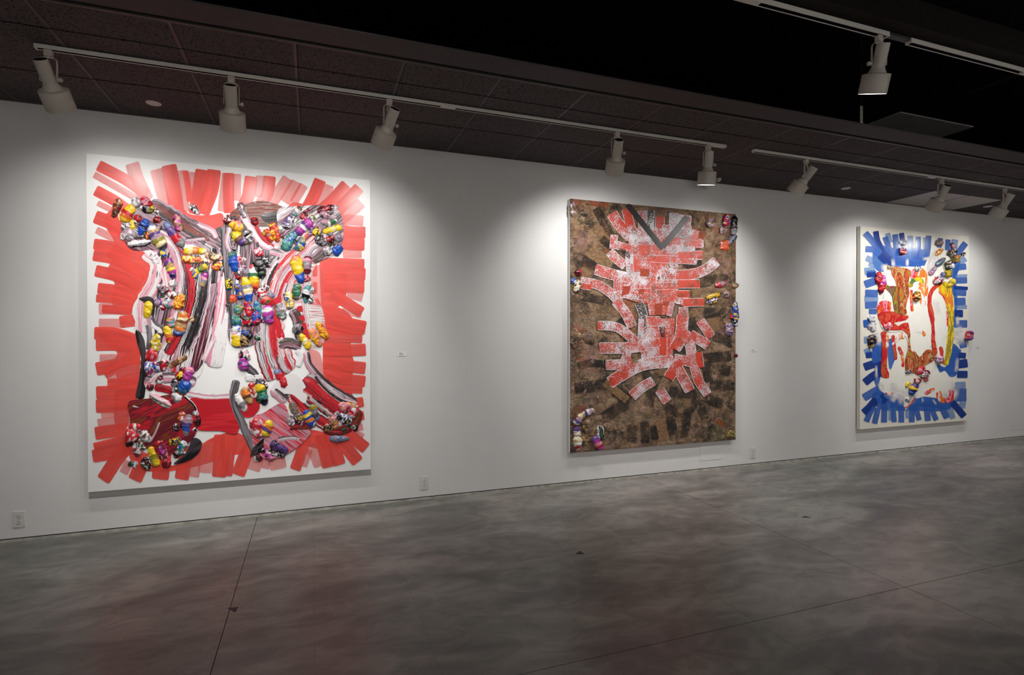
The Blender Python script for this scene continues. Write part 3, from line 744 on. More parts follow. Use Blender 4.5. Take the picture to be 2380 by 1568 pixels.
p1.strokes('D', TR, """m 102 20 1372 40 1200 60 1040; m 112 118 1366 180 1200 230 1080; l 106 245 1328 290 1200; l 72 340 1312 370 1180; l 142 455 1316 430 1200; m 92 590 1322 640 1180 680 1060; l 82 650 1292 700 1150; l 112 802 1292 760 1190 700 1120;
m 102 866 1302 830 1150 800 1030; m 106 960 1282 920 1150 880 1040; m 106 1112 1258 1000 1120 920 1040; m 100 1180 1146 1060 1050 980 990; l 62 1155 1052 1040 1000; l 62 1152 962 1080 980; m 72 1162 870 1080 880; m 84 1158 760 1080 770;
m 62 1148 662 900 650; m 96 1172 592 1000 570 850 520; m 100 1174 482 1000 460 830 430; m 102 1177 328 1000 335 830 330; l 62 1146 242 850 240; m 112 1172 150 1000 130 840 90""")
p1.poly([(930,740),(1100,720),(1330,730),(1330,1010),(1180,1000),(985,985),(960,860)], 'crim', reg='C', th=.003)
p1.strokes('B', TR, "f 36 812 898 812 1000; f 36 812 1052 812 1152; m 70 770 1265 850 1225; l 60 790 1290 880 1330; l 110 830 900 835 1350")
# figure: left leg
p1.poly([(600,960),(760,800),(1000,860),(1250,900),(1320,1000),(1350,1400),(1210,1560),(1140,1900),(1040,2100),(640,1980),(560,1700),(490,1500),(560,1350),(690,1160)], 'white', reg='A')
p1.poly([(700,1000),(850,900),(1100,1050),(1290,1120),(1250,1500),(1150,1900),(1000,2080),(800,2050),(700,1900),(690,1600),(710,1300)], 'mass2', 'paint_mass', .002, 1.35, True, 'A')
p1.poly([(400,700),(480,540),(660,530),(1060,700),(1260,850),(1290,960),(1200,1000),(1000,900),(850,900),(760,960),(640,960),(480,950),(400,830)], 'mass1', 'paint_mass', .003, -.6, True, 'A')
p1.strokes('A', {'a': 'sk_white'}, 'a 150 620 970 720 1080 690 1260 600 1430 590 1700', 'paint_smear', relief=.003, rag=.12)
p1.strokes('A', {'v': 'sk_mauve', 'r': 'sk_redblk', 'b': 'sk_bw', 'p': 'sk_pale', 'a': 'sk_arm', 'w': 'sk_white', 'k': 'sk_black', 'g': 'sk_grey'}, """p 150 1330 1180 1290 1500 1250 1750 1210 2000; w 70 1320 1150 1300 1400 1230 1700 1120 1950; b 150 1130 1120 1110 1380 1060 1580 960 1840; r 92 830 880 965 1080 1015 1300 985 1520 880 1760 800 1900;
v 130 760 800 870 960 925 1180 900 1400 860 1640 750 1860; w 90 770 1100 800 1300 760 1500; a 160 640 560 800 640 1000 770 1190 890; v 60 720 780 850 850 950 920; v 70 960 880 1150 860; b 110 1225 920 1225 1100 1210 1270; w 60 1060 730 1190 790 1240 860; g 70 1250 760 1310 880 1325 1060 1330 1300""", 'paint_smear', relief=.006, rag=.16, round_=.3)
# figure: left hoof
p1.poly([(430,760),(600,730),(800,700),(930,760),(985,860),(1000,960),(960,1060),(880,1130),(800,1180),(700,1200),(560,1130),(450,1050),(440,900)], 'sk_dkred', 'paint_field', .006, .5, reg='C')
p1.poly([(800,1272),(900,1180),(960,1060),(1030,1090),(1012,1170),(930,1240)], 'sk_black', 'paint_field', .006, .8, reg='C')
p1.strokes('C', {'b': 'sk_bw', 'v': 'sk_mauve', 'k': 'sk_black', 'w': 'sk_white', 'm': 'sk_dkred'}, """v 72 440 790 640 820 830 890; v 74 695 910 660 1000 600 1110; b 46 440 780 560 800; w 90 560 640 620 560 700 520; v 90 700 560 860 560 980 600; m 60 640 640 760 660 880 720; b 40 880 720 960 790 985 850""", 'paint_smear', relief=.008, rag=.2, round_=.35)
p1.ribbon([(492,160),(525,260),(552,400),(545,560),(515,735)], [34,66,44,62,78], 'sk_black', 'paint_drip', .004, .5, reg='C')
p1.poly([(548,1390),(640,1372),(690,1420),(680,1560),(640,1490),(590,1420)], 'sk_black', 'paint_drip', .004, reg='A')
p1.strokes('C', {'g': 'sk_grey', 'w': 'white'}, "g 44 580 120 600 220 590 330; w 40 620 120 690 180 660 260; g 30 620 60 660 120 720 140", 'paint_smear', relief=.004)
p1.strokes('C', {'w': 'sk_white'}, "w 46 900 690 1080 720 1300 715", 'paint_smear', relief=.004, rag=.3)
# figure: right half
p1.poly([(40,480),(110,400),(230,350),(360,335),(520,385),(560,450),(500,540),(330,560),(230,540),(120,580),(60,560)], 'sk_arm', 'paint_field', .003, .1, reg='B')
p1.poly([(330,470),(440,430),(540,440),(500,520),(400,540)], 'sk_black', 'paint_field', .003, .2, reg='B')
p1.poly([(20,480),(260,560),(420,760),(400,900),(350,1100),(460,1250),(400,1450),(280,1600),(60,1600),(40,1200),(0,800)], 'mass3', 'paint_mass', .003, 1.5, True, 'B')
p1.poly([(480,420),(640,380),(1000,400),(1060,660),(960,820),(780,860),(600,760),(500,600)], 'mass1', 'paint_mass', .003, .7, True, 'B')
p1.strokes('B', {'w': 'sk_white'}, "w 40 190 395 340 350 520 400", 'paint_smear', relief=.003)
p1.poly([(130,560),(330,500),(540,560),(500,760),(420,800),(380,900),(240,960),(140,900),(110,700)], 'veil', reg='B')
p1.poly([(120,690),(240,740),(250,900),(180,930),(120,840)], 'white', reg='B')
p1.poly([(230,710),(340,740),(330,850),(250,860)], 'crim', reg='B')
p1.poly([(560,820),(800,700),(830,860),(780,1000),(800,1200),(880,1300),(900,1568),(760,1640),(640,1500),(620,1300),(560,1200),(500,1100)], 'veil', reg='B')
p1.poly([(700,330),(790,350),(825,480),(815,560),(720,440)], 'r1', reg='D')
p1.strokes('B', {'w': 'sk_white', 'r': 'sk_redblk', 'a': 'sk_rw', 'l': 'sk_leg', 'g': 'sk_grey', 'd': 'sk_brown', 'm': 'sk_mauve', 'b': 'sk_bw', 'p': 'veil'}, """g 84 10 560 20 800 40 1020 70 1350 110 1600; a 240 900 560 740 700 570 860 450 1030 400 1220; l 250 600 900 480 1120 430 1300 410 1480 440 1700 500 1830; m 60 400 780 480 800 550 820; d 110 990 640 880 780 780 860; r 44 252 480 330 640 440 745; w 96 160 440 230 560 330 700 440 760; m 70 60 560 40 700 80 820;
d 96 610 1300 660 1400 680 1560; b 60 500 820 420 1000 380 1150; p 60 740 1000 720 1250 760 1500; m 36 560 1060 500 1250""", 'paint_smear', relief=.006, rag=.16, round_=.3)
p1.strokes('D', {'d': 'sk_brown', 'v': 'sk_mauve', 'f': 'sk_foot', 'p': 'sk_pink', 'g': 'sk_grey', 'm': 'sk_dkred', 'w': 'white', 'b': 'sk_bw', 'r': 'crim', 'l': 'sk_leg'}, """r 90 420 40 450 150 460 250; l 110 300 180 330 380 400 580; l 150 480 330 520 450 560 500; d 84 440 300 540 272 640 300; w 44 600 330 640 380 615 470; v 62 680 350 710 460 860 620 1000 710 1095 760; g 66 105 580 80 740 150 930 220 1080 270 1190; w 60 180 560 330 560; g 60 170 450 250 520 330 620""", 'paint_smear', relief=.006, rag=.16, round_=.3)
p1.poly([(390,650),(520,535),(610,540),(690,660),(670,770),(570,700),(470,690)], 'white', 'paint_field', .004, reg='D')
p1.poly([(130,720),(260,730),(300,800),(240,880),(160,880),(120,800)], 'crim', reg='D')
p1.poly([(235,900),(330,850),(480,770),(540,860),(560,950),(720,1000),(640,1110),(520,1190),(400,1235),(290,1200),(240,1100)], 'sk_pink', 'paint_field', .004, -.7, reg='D')
p1.strokes('D', {'f': 'sk_foot', 'm': 'sk_dkred', 'b': 'sk_bw', 'v': 'sk_mauve', 'r': 'crim', 'k': 'sk_black'}, """f 230 660 570 800 690 930 800 1060 900; m 90 830 970 950 1000 1080 930 1110 820; f 130 560 690 650 800 780 890 880 950; b 56 750 540 830 640 960 740 1100 790; m 84 520 965 730 955; b 30 530 1000 720 985; k 26 720 720 820 780; k 26 810 850 870 890; v 90 400 650 460 700 520 750; v 60 440 1080 540 1060 640 1070""", 'paint_smear', relief=.008, rag=.2, round_=.35)
p1.poly([(218,1212),(240,1140),(335,1055),(330,1120),(345,1165)], 'sk_black', 'paint_field', .005, .8, False, reg='D')
for (x, y) in ((682, 1290), (706, 1374), (722, 1440), (735, 1492), (735, 1540)):
    p1.poly([(x-34, y), (x-20, y-22), (x+10, y-26), (x+34, y-6), (x+24, y+18), (x-10, y+24)], 'crim', 'paint_dot', .003, reg='B')
# knobbly lumps
CR = ('kwm', 'vkw', 'dkv', 'mkr', 'ewk', 'kdg', 'wve', 'mvk')
p1.crumbs('A', [(400, 540, 760, 880, 14), (720, 1250, 920, 1520, 9), (900, 960, 1280, 1180, 6)], CR, 3)
p1.crumbs('B', [(20, 480, 260, 760, 9), (500, 400, 1010, 740, 18), (30, 800, 380, 1560, 20), (480, 1060, 780, 1300, 6), (240, 760, 420, 960, 4)], CR, 4)
p1.crumbs('C', [(560, 380, 760, 640, 6), (760, 500, 960, 690, 6), (440, 960, 600, 1280, 7), (680, 1060, 900, 1240, 6), (800, 830, 1000, 1040, 6)], CR, 5)
p1.crumbs('D', [(120, 340, 220, 520, 4), (160, 590, 360, 780, 5), (540, 760, 780, 980, 6), (840, 800, 1100, 1000, 8), (260, 1080, 520, 1230, 6)], CR, 6)
p1.lumps('A', """380 505 322 670 72 Bkaom s; 505 560 395 710 98 yyroy b; 490 545 570 530 92 vew s; 570 495 660 580 78 mrp s; 580 575 655 610 74 kwvk s; 630 585 672 615 66 ylk s; 490 690 492 780 52 y b; 620 685 555 830 76 bbn b; 510 655 570 700 62 rm s; 680 680 740 705 70 mkR s; 590 835 665 820 72 oBk s;
645 735 775 960 106 swauvlcd b; 775 715 945 935 86 sure b; 876 640 912 800 76 mMpa s; 445 915 665 890 78 wwek l .5; 480 850 650 845 40 kd s .6; 735 975 790 1020 62 bby s; 800 1035 862 1215 78 MuayMn b; 810 1255 895 1265 60 ew s; 715 1270 810 1345 82 kwem s; 800 1340 885 1372 62 wkrw s; 940 1350 875 1490 90 ryoy s;
765 1420 860 1450 82 tpw s; 700 1420 740 1430 72 uv s; 640 1410 618 1568 76 yyy b; 945 970 1155 968 66 yco b; 925 1040 1125 1052 66 cory s; 1135 1000 1295 1035 72 Bpcq s; 1155 1095 1050 1160 62 ylgy b; 1028 1165 1072 1205 54 by b; 1190 1120 1292 1092 60 yroR s; 1142 1160 1108 1290 66 Mpea b; 1155 1062 1225 1040 52 Oow s;
660 980 720 1090 90 wwvw s .35; 480 780 440 860 110 vwe s .4; 1000 560 1080 640 60 wvk s .35""")
p1.lumps('B', """10 465 60 540 82 mwrk s; 45 520 175 590 82 yopy s; 60 615 215 710 92 lyBu b; 140 345 195 490 68 ewme s; 255 480 295 550 62 mrk s; 190 600 245 710 102 wek s; 365 585 432 700 68 rygR s; 430 525 482 700 78 ORyr s; 505 550 490 630 52 ew s; 535 580 610 470 92 uekw s; 612 460 690 385 62 tewB b; 690 500 748 430 72 mkwr s; 765 470 815 520 62 lgw s;
780 500 645 635 102 MMuwMu b; 640 610 525 770 102 tgwbt s; 710 650 655 780 82 byeg s; 815 565 825 650 72 yyk s; 830 425 985 385 62 mmr b; 850 440 1005 490 72 ekpv s; 860 515 965 535 62 pve s; 905 550 1005 495 62 gwg b; 880 610 1050 565 62 yycy b; 820 640 905 730 84 kwke s; 925 700 990 640 72 rekm s; 985 680 1055 640 72 eue s; 880 765 965 795 82 we s; 975 805 1048 735 88 bbb s;
632 815 692 1065 102 oyyybb b; 745 820 740 985 82 mpevm b; 735 995 745 1050 62 prm s; 655 1068 640 1215 76 gBtg s; 750 1080 722 1245 72 twkt b; 560 1135 595 1290 86 bywy s; 490 1240 525 1385 86 egwe s; 385 1260 410 1425 112 MwMuM b; 335 1200 450 1245 82 RrgO s; 405 1140 430 1200 62 se s; 295 850 355 1020 104 kdgek s; 360 840 395 925 66 kwk s; 270 770 360 810 72 rpw s;
70 780 108 965 82 gbbb b; 138 820 130 930 52 pr s; 105 965 145 1035 54 rdk s; 38 1020 52 1130 72 gkyk s; 185 1005 236 1245 88 yyecbb b; 125 1065 155 1210 92 bBan s; 255 890 285 1120 78 rwgyo b; 195 940 205 1000 62 se s; 310 1110 370 1210 74 wmr s; 60 1190 110 1215 72 ROo s; 125 1250 135 1340 82 lgt s; 195 1220 240 1360 74 rwbr s; 288 1300 292 1440 84 brkn s; 285 1220 325 1370 64 tbt s;
140 1360 240 1430 92 rwgk s; 118 1430 116 1580 82 wbw s; 190 1500 240 1550 92 nbk s; 60 480 110 500 60 kd s .5; 340 1080 410 1100 40 wm s; 270 720 330 700 50 kd s .5; 60 660 110 760 60 mve s .5; 420 760 500 745 50 wv s .4; 760 620 830 560 50 eu s""")
p1.lumps('C', """770 60 790 150 84 tgyp s; 740 130 775 275 78 yyor b; 880 5 835 215 104 aocBaosb b; 940 60 960 100 50 aBc b; 665 195 645 345 84 ywyl s; 690 190 680 270 60 uk s; 590 370 650 390 104 Rpr s; 585 490 660 460 130 wbrwb s; 690 420 730 500 92 rwk s; 765 470 912 382 54 aBB b; 815 530 880 560 72 ykr s; 780 595 840 610 66 ewk s; 892 590 950 470 78 MMMp b; 850 680 930 590 88 bbtb s;
600 700 780 800 68 pwpgw l; 785 690 860 750 84 wwe l .6; 855 920 880 840 72 owRo s; 840 960 795 985 60 kvk s; 925 860 895 1045 78 evube b; 1000 870 990 970 54 rk s; 425 965 535 968 62 RRw b; 400 1025 505 1055 112 Rwr s; 525 1010 610 1085 84 wBew s; 400 1106 465 1100 52 k s; 515 1090 545 1160 74 mgw s; 600 1130 668 1290 74 yyly b; 550 1220 595 1320 78 wgmk s; 695 1100 728 1240 84 mpaMm s; 760 1105 860 1065 68 eByk s; 890 1080 840 1200 74 gbwt s; 700 1260 780 1270 74 rm s;
480 1140 520 1200 70 wpm s; 640 1110 720 1100 60 mrR s; 560 560 620 620 60 pe s .5; 940 770 985 850 50 kwk s .5; 960 980 990 1000 44 kw s""")
p1.lumps('D', """70 80 150 90 90 gbt s; 108 110 106 310 84 bwpyyy b; 190 160 165 300 92 nbka s; 135 350 210 395 84 wpmk s; 160 390 172 500 98 MMuM s; 175 560 330 565 52 wwv l .5; 432 490 516 640 74 sRRr b; 160 640 228 780 74 aoBa b; 100 690 186 840 64 wwew b; 222 600 268 730 68 rwar s; 282 590 345 785 84 nygtk b; 630 195 712 320 68 yyc b; 712 160 806 300 68 oyop s; 770 100 858 240 68 yoyR s; 580 130 650 180 84 kde s;
550 760 650 915 74 Beyqe s; 675 825 738 970 74 bybobb b; 728 780 778 920 68 leds b; 950 800 1100 795 74 pyRp s; 1050 890 1100 800 74 Rrw s; 940 870 1060 930 80 wbyknw s; 890 880 935 990 68 aopB s; 830 960 900 995 68 aBk s; 875 1064 1040 1066 54 sese b; 250 890 310 1050 116 Rwpr s; 320 1040 390 910 94 yyuoy b; 320 1140 410 1240 74 pwkM s; 385 1100 535 1175 84 ukdu s; 390 1185 510 1205 52 kw s; 520 900 590 950 66 ewv s; 1090 780 1110 860 46 kw s; 560 560 640 620 50 kw s .3; 600 720 680 800 44 wk s .3""")
# ------------------------------------------------------------------ painting 2: brown
q = NT('brown_impasto'); P = q.coord('Object')
a = q.noise(P, 3.2, 4); b = q.noise(P, 8, 5, .6); c = q.noise(q.mapping(P, (1, 1, 2.5)), 70, 4)
c1 = q.ramp(b, [(.32, rgb(36, 30, 22)), (.44, rgb(88, 66, 46)), (.54, rgb(128, 96, 68)), (.66, rgb(160, 132, 106))])
c1 = q.mix(q.mr(q.noise(q.mapping(P, (1, 1, 1), (5, 2, 9)), 4.5, 4), .55, .68, 0, .75), c1, rgb(150, 112, 100))
c1 = q.mix(q.mr(q.noise(q.mapping(P, (1, 1, 1), (15, 7, 3)), 3.5, 3), .57, .68, 0, .8), c1, rgb(86, 80, 50))
c1 = q.mix(q.mr(q.noise(q.mapping(P, (1, 1, 1), (1, 27, 13)), 3.8, 3), .62, .70, 0, .85), c1, rgb(164, 74, 34))
c1 = q.mix(q.mr(c, .56, .68, 0, .5), c1, rgb(36, 28, 20))
rd = q.noise(q.mapping(P, (1, 1, 1.3), (3, 8, 1)), 16, 5, .6, 1.6)
c1 = q.mix(q.mr(rd, .54, .64, 0, .55), c1, rgb(176, 150, 122)); c1 = q.mix(q.mr(q.math('SUBTRACT', 1., rd), .56, .66, 0, .6), c1, rgb(34, 27, 20))
q.set(c1, .30, .55); q.bump(q.math('ADD', rd, q.math('MULTIPLY', c, .5)), 1.0, .016); M['brown'] = q.m
M['ochre'] = m_mottle('bare_tan_ground', rgb(138, 104, 70), rgb(150, 114, 78), .5, None, 30, .2, .4, None, .6, (.92, .45))
M['rust_edge'] = m_mottle('rust_edge_paint', rgb(160, 76, 40), rgb(120, 60, 36), .5, None, 30, .1, .5, None, .5, (.9, .1))
WH = rgb(224, 221, 226); RO = rgb(196, 60, 38); RB = rgb(150, 58, 26)
M['rw'] = m_mottle('red_white_dry_brush', RO, WH, .535, WH, 88, .045, .55, RB)
M['rr'] = m_mottle('orange_red_stroke', RO, WH, .66, WH, 88, .06, .5, RB)
M['ww'] = m_mottle('white_dry_brush', rgb(186, 74, 74), WH, .49, WH, 88, .07, .45, rgb(110, 92, 84))
M['dk'] = m_mottle('black_brown_dry_brush', rgb(24, 19, 17), rgb(84, 62, 44), .52, None, 80, .06, .45, None, .4, (.92, .05))
M['gw'] = m_mottle('grey_white_dry_brush', rgb(58, 50, 46), WH, .55, WH, 48, .04, .4)
M['bar'] = m_simple('charcoal_bar', rgb(44, 44, 42), .45, .4, .06)
M['rdeep'] = m_mottle('deep_rust_paint', RB, RO, .55, None, 30, .08, .4)
p2 = Painting('large brown painting with a red and white slashed figure and dark V', 2.3259, .3163, off=.0062)
# thick brown ground over the whole face
nx_, nz_ = 170, 205; vs = []; fs = []; W2, H2 = p2.w, p2.h
for j in range(nz_+1):
    for i in range(nx_+1):
        x = -W2/2+W2*i/nx_; z = H2*j/nz_
        q3 = Vector((x*4.2, 3.3, z*4.2)); edge = min(1, min(x+W2/2, W2/2-x, z, H2-z)/.02)
        msk = max(0, min(1, .35+1.5*mnoise.noise(q3*.55+Vector((4, 0, 8)))+1.1*(abs(x)/(W2/2))**3))
        r1 = 1-abs(mnoise.noise(q3*2.2+Vector((mnoise.noise(q3), 0, 0))*1.5))*2
        cen = 1 if (abs(x) > .62 or z < .75 or z > 2.3) else .16
        hh = .0012+cen*(.0075*msk*max(0, r1-.15)+.0022*(mnoise.noise(q3*7)+.4)+.0018*mnoise.noise(q3*18)*msk)*edge
        vs.append((x, -(TF+max(.0003, hh)*max(.1, edge)), z))
fs = [(j*(nx_+1)+i, j*(nx_+1)+i+1, (j+1)*(nx_+1)+i+1, (j+1)*(nx_+1)+i) for j in range(nz_) for i in range(nx_)]
mesh_obj('brown_ground', vs, fs, M['brown'], p2.root, True)
M2 = {'k': 'dk', 'w': 'rw', 'r': 'rr', 'W': 'ww', 'g': 'gw', 'o': 'ochre', 'd': 'rdeep', 'e': 'rust_edge'}
p2.strokes('E', M2, """e 60 110 85 300 110 520 130; e 50 2010 560 2000 800; o 130 400 400 560 560; o 150 300 660 560 860; o 120 200 900 330 960; o 110 520 1330 640 1400; k 100 380 170 500 400 590 560; k 130 180 760 360 870; k 90 470 1240 580 1310; k 120 1590 1050 1960 985; k 110 1470 1340 1500 1568; k 120 1650 1400 1900 1400; o 120 1500 1180 1610 1170; o 150 1690 1560 1850 1500; k 100 440 520 580 640; k 70 560 860 780 900; k 100 1400 820 1620 820; k 60 1480 660 1600 660; k 90 1480 1390 1480 1450; o 100 1400 1450 1560 1380; k 100 220 1200 480 1260; k 110 1950 1500 2000 1560""")
p2.strokes('F', M2, """k 92 150 525 320 490 470 500; k 130 120 770 300 750 500 720; k 130 545 790 740 900; k 130 430 1100 700 930; k 110 1050 600 970 780 930 970; k 110 760 1170 748 1365; k 100 890 1140 900 1365; k 100 990 1180 1020 1330; k 104 1160 960 1215 1345; k 92 1360 1040 1330 1315; o 120 1050 1130 1100 1350; o 90 1270 1000 1290 1120; k 92 1120 960 1350 1110; k 92 1480 900 1300 1110; k 100 1430 830 1500 960 1560 1110; k 92 1250 830 1460 830; k 92 1220 750 1190 870; k 110 1650 190 1875 280;
k 112 1550 440 1845 410; k 112 1640 555 1835 580; k 112 1610 740 1875 735; k 112 1540 860 1750 950; k 100 1560 500 1600 700; o 90 450 700 700 900; o 130 1040 570 1140 560; o 80 1340 900 1380 980; k 80 1390 60 1460 180; k 100 880 560 950 680; o 110 1280 220 1300 290; k 120 1260 290 1300 400; k 100 600 10 720 130; k 60 680 210 720 270; k 100 860 -60 880 180; k 70 1060 90 1090 210; o 60 780 480 800 430; e 120 110 1040 250 1000; e 60 1690 1120 1780 1180; e 40 120 1100 130 1440; e 40 1840 1330 1900 1330""")
# slashed red and white body
p2.poly([(740,430),(900,400),(1100,395),(1350,380),(1590,440),(1570,520),(1640,540),(1630,640),(1400,650),(1630,680),(1620,780),(1340,790),(1340,960),(1110,970),(1100,1010),(1330,1010),(1330,1130),(1460,1140),(1460,1220),(1440,1330),(1250,1270),(1200,1420),(1000,1430),(980,1290),(870,1280),(690,1220),(590,1230),(590,1000),(690,950),(780,940),(780,770),(760,600)], 'rw', 'paint_field', .0006, 0, False, 'E')
p2.poly([(860,0),(1220,0),(1215,210),(1190,480),(860,480),(830,260)], 'rw', 'paint_field', .0006, 0, False, 'F')
p2.strokes('E', M2, """W 112 920 200 930 430; g 92 1020 196 1010 400; r 112 1130 270 1120 410; W 112 1290 226 1280 460; W 160 1420 250 1400 470; w 132 560 230 650 370 790 520; w 112 730 180 765 330 810 480; w 88 592 484 575 650; w 112 530 680 620 770 720 850; w 100 600 600 800 660; W 110 800 560 1060 560; W 150 1150 440 1500 450; w 90 1380 590 1640 590; W 80 1200 660 1540 645; r 104 1340 730 1632 720; w 90 1000 760 1560 790; w 124 1120 955 1480 950 1660 890 1795 790; w 132 365 890 550 945 760 990 1010 1000; w 112 190 1030 400 1075 560 1180 650 1280; r 100 200 1070 320 1090;
r 104 1330 1062 1596 1058; w 90 1080 1090 1340 1080; r 92 1320 1180 1475 1180; r 98 1400 1280 1642 1275; w 100 680 1080 1020 1060; W 80 700 960 1030 960; w 90 660 1180 1000 1210; w 84 625 960 620 1280; w 70 1050 960 1050 1250; W 90 760 700 780 980; w 118 600 1260 720 1400 800 1568; g 104 880 1285 930 1430 920 1568; W 60 1270 1265 1230 1440; w 112 1400 1330 1400 1568; d 90 1110 1290 1105 1420""")
p2.strokes('F', M2, """w 104 368 75 560 90 680 160 800 270; w 124 386 325 700 322 1070 270; w 114 458 512 640 505 750 470; w 134 500 710 700 585 900 500 1210 470; w 92 700 370 640 550; r 92 1092 210 1090 400; w 134 1310 -40 1285 200 1220 340; w 114 1330 150 1390 300 1410 450; w 112 1390 170 1590 300; r 84 1480 370 1505 540; w 112 1210 440 1450 490; r 122 1280 450 1150 660; w 122 1250 540 1330 690 1390 800; w 104 1430 510 1480 680 1585 840; w 104 1500 20 1625 205; w 112 745 860 860 760 985 685; w 112 1050 785 1140 920; r 110 500 700 560 690; W 60 850 0 840 220; w 110 900 30 1060 30; W 90 880 250 1000 400""")
for pts in ([(615,625),(775,690),(770,770),(690,710)], [(895,885),(1000,885),(995,975),(890,970)], [(690,1090),(775,1085),(760,1180),(672,1200)], [(880,1120),(945,1120),(930,1180),(870,1185)], [(1160,1265),(1240,1265),(1230,1310),(1155,1310)]):
    p2.poly(pts, 'rdeep' if pts[0][1] > 700 else 'dk', 'paint_patch', .0003, 0, False, 'E')
p2.poly([(1505,1135),(1612,1135),(1610,1190),(1505,1210)], 'ochre', 'paint_patch', .0003, 0, False, 'E')
p2.poly([(735,500),(790,390),(822,440),(815,480)], 'ochre', 'paint_patch', .0003, 0, False, 'F')
p2.poly([(1045,90),(1112,90),(1112,205),(1070,205)], 'dk', 'paint_patch', .0003, 0, False, 'F')
p2.strokes('E', {'b': 'bar'}, "b 66 742 128 1158 648; b 66 1445 275 1155 625", 'charcoal_bar', round_=.02)
p2.lumps('E', """1908 245 1893 385 84 rbwr s; 2000 262 1985 495 84 kkde b; 2025 490 1920 610 64 ekes l; 165 890 165 965 74 rmk s; 105 990 122 1060 64 bws s; 160 1010 140 1160 84 wmkc s; 1770 1085 1910 1045 64 erR s; 1670 1225 1830 1180 62 yRyl s; 1680 1285 1815 1235 62 kywu s; 2005 1270 2012 1500 74 nbyb s; 1965 1420 1975 1470 52 Rr s; 1900 1540 1960 1560 72 pe s; 100 90 120 280 92 qvhq s .5; 1700 300 1760 400 110 qvh s .4; 1850 390 1880 460 90 qhv s .4; 1870 1200 1950 1170 80 qhv s .5; 2000 1060 2020 1100 70 qhaq s .6; 1880 560 1900 660 130 OTO s .3""")
p2.lumps('F', """1820 45 1822 200 78 veu s; 1888 10 1895 90 56 wbk s; 120 1170 200 1050 78 wuvc b; 195 1065 330 1005 74 cuwv b; 135 1190 152 1300 84 uuwc b; 145 1290 150 1450 86 wcwr b; 395 1180 400 1350 86 wkgkw l; 325 1300 420 1450 94 uMprM b; 90 150 200 220 100 qhaq s .4; 200 180 340 260 110 qhq s .4; 230 1120 320 1290 130 qahq s .4; 440 1180 540 1220 90 qhaq s .45; 1810 1260 1880 1310 90 qhl s .4; 100 200 130 330 80 qhk s .4; 1895 390 1905 430 40 mT s; 220 1270 260 1400 90 aqh s .4""")
# ------------------------------------------------------------------ painting 3: blue
M['b1'] = m_glaze('blue_glaze_thin', rgb(88, 138, 206), .55, .22); M['b2'] = m_glaze('blue_glaze', rgb(52, 100, 186), .78, .22); M['b3'] = m_glaze('blue_glaze_full', rgb(22, 58, 142), .90, .2)
M['c3'] = m_simple('warm_primed_white', rgb(226, 222, 210), .35, .5, .02, 6)
M['sk_rust'] = m_marble('rust_swirl', pc('TOlOTaOBO'), 4, 1.8)
M['sk_olive'] = m_marble('olive_brown_swirl', pc('BlTqBlO'), 4.5, 1.8)
M['sk_redo'] = m_marble('red_orange_swirl', pc('OROrOTR'), 3.5, 1.6)
M['sk_yel'] = m_marble('ochre_yellow_swirl', pc('lylyoyl'), 3, 1.2)
M['sk_gy'] = m_marble('green_yellow_swirl', pc('gyglyo'), 6, 1.6)
M['sk_cream'] = m_marble('cream_orange_swirl', pc('cwwocw'), 4, 1.6)
M['sk_coral'] = m_marble('coral_swirl', pc('RpRowR'), 4, 1.6)
M['mist'] = m_streak('white_mist', pc('ww'), 2, 5, .3, (.5, .9), soft=True)
M['wht'] = m_simple('thick_white', rgb(228, 225, 216), .22, .5, .03, 8, .2)
p3 = Painting('large blue and white painting with rust swirls at the far right', 6.1774, .3163)
p3.canvas.data.materials[0] = M['c3']
# blue ground between the strokes and the figure
p3.poly([(330,340),(430,360),(540,420),(640,400),(760,420),(860,400),(960,430),(1060,440),(1100,560),(1010,680),(860,720),(620,710),(500,620),(400,480)], 'b2', reg='G')
p3.poly([(320,440),(420,520),(520,680),(460,760),(360,740),(300,600)], 'b2', reg='G')
p3.poly([(1500,560),(1580,620),(1540,760),(1520,1000),(1540,1200),(1500,1540),(1470,1300),(1450,1000),(1470,800)], 'b2', reg='G')
p3.poly([(260,180),(400,200),(420,500),(400,760),(350,900),(300,760),(330,560),(290,400)], 'b2', reg='H')
p3.poly([(280,1040),(380,900),(480,990),(700,1010),(730,1180),(870,1060),(1010,1040),(1200,1060),(1390,1100),(1430,900),(1480,960),(1400,1180),(1200,1240),(900,1230),(560,1230),(360,1190)], 'b2', reg='H')
p3.poly([(1380,300),(1480,330),(1520,480),(1480,700),(1400,760),(1240,680),(1190,580),(1330,600)], 'b2', reg='H')
TB = {'l': 'b1', 'm': 'b2', 'd': 'b3'}
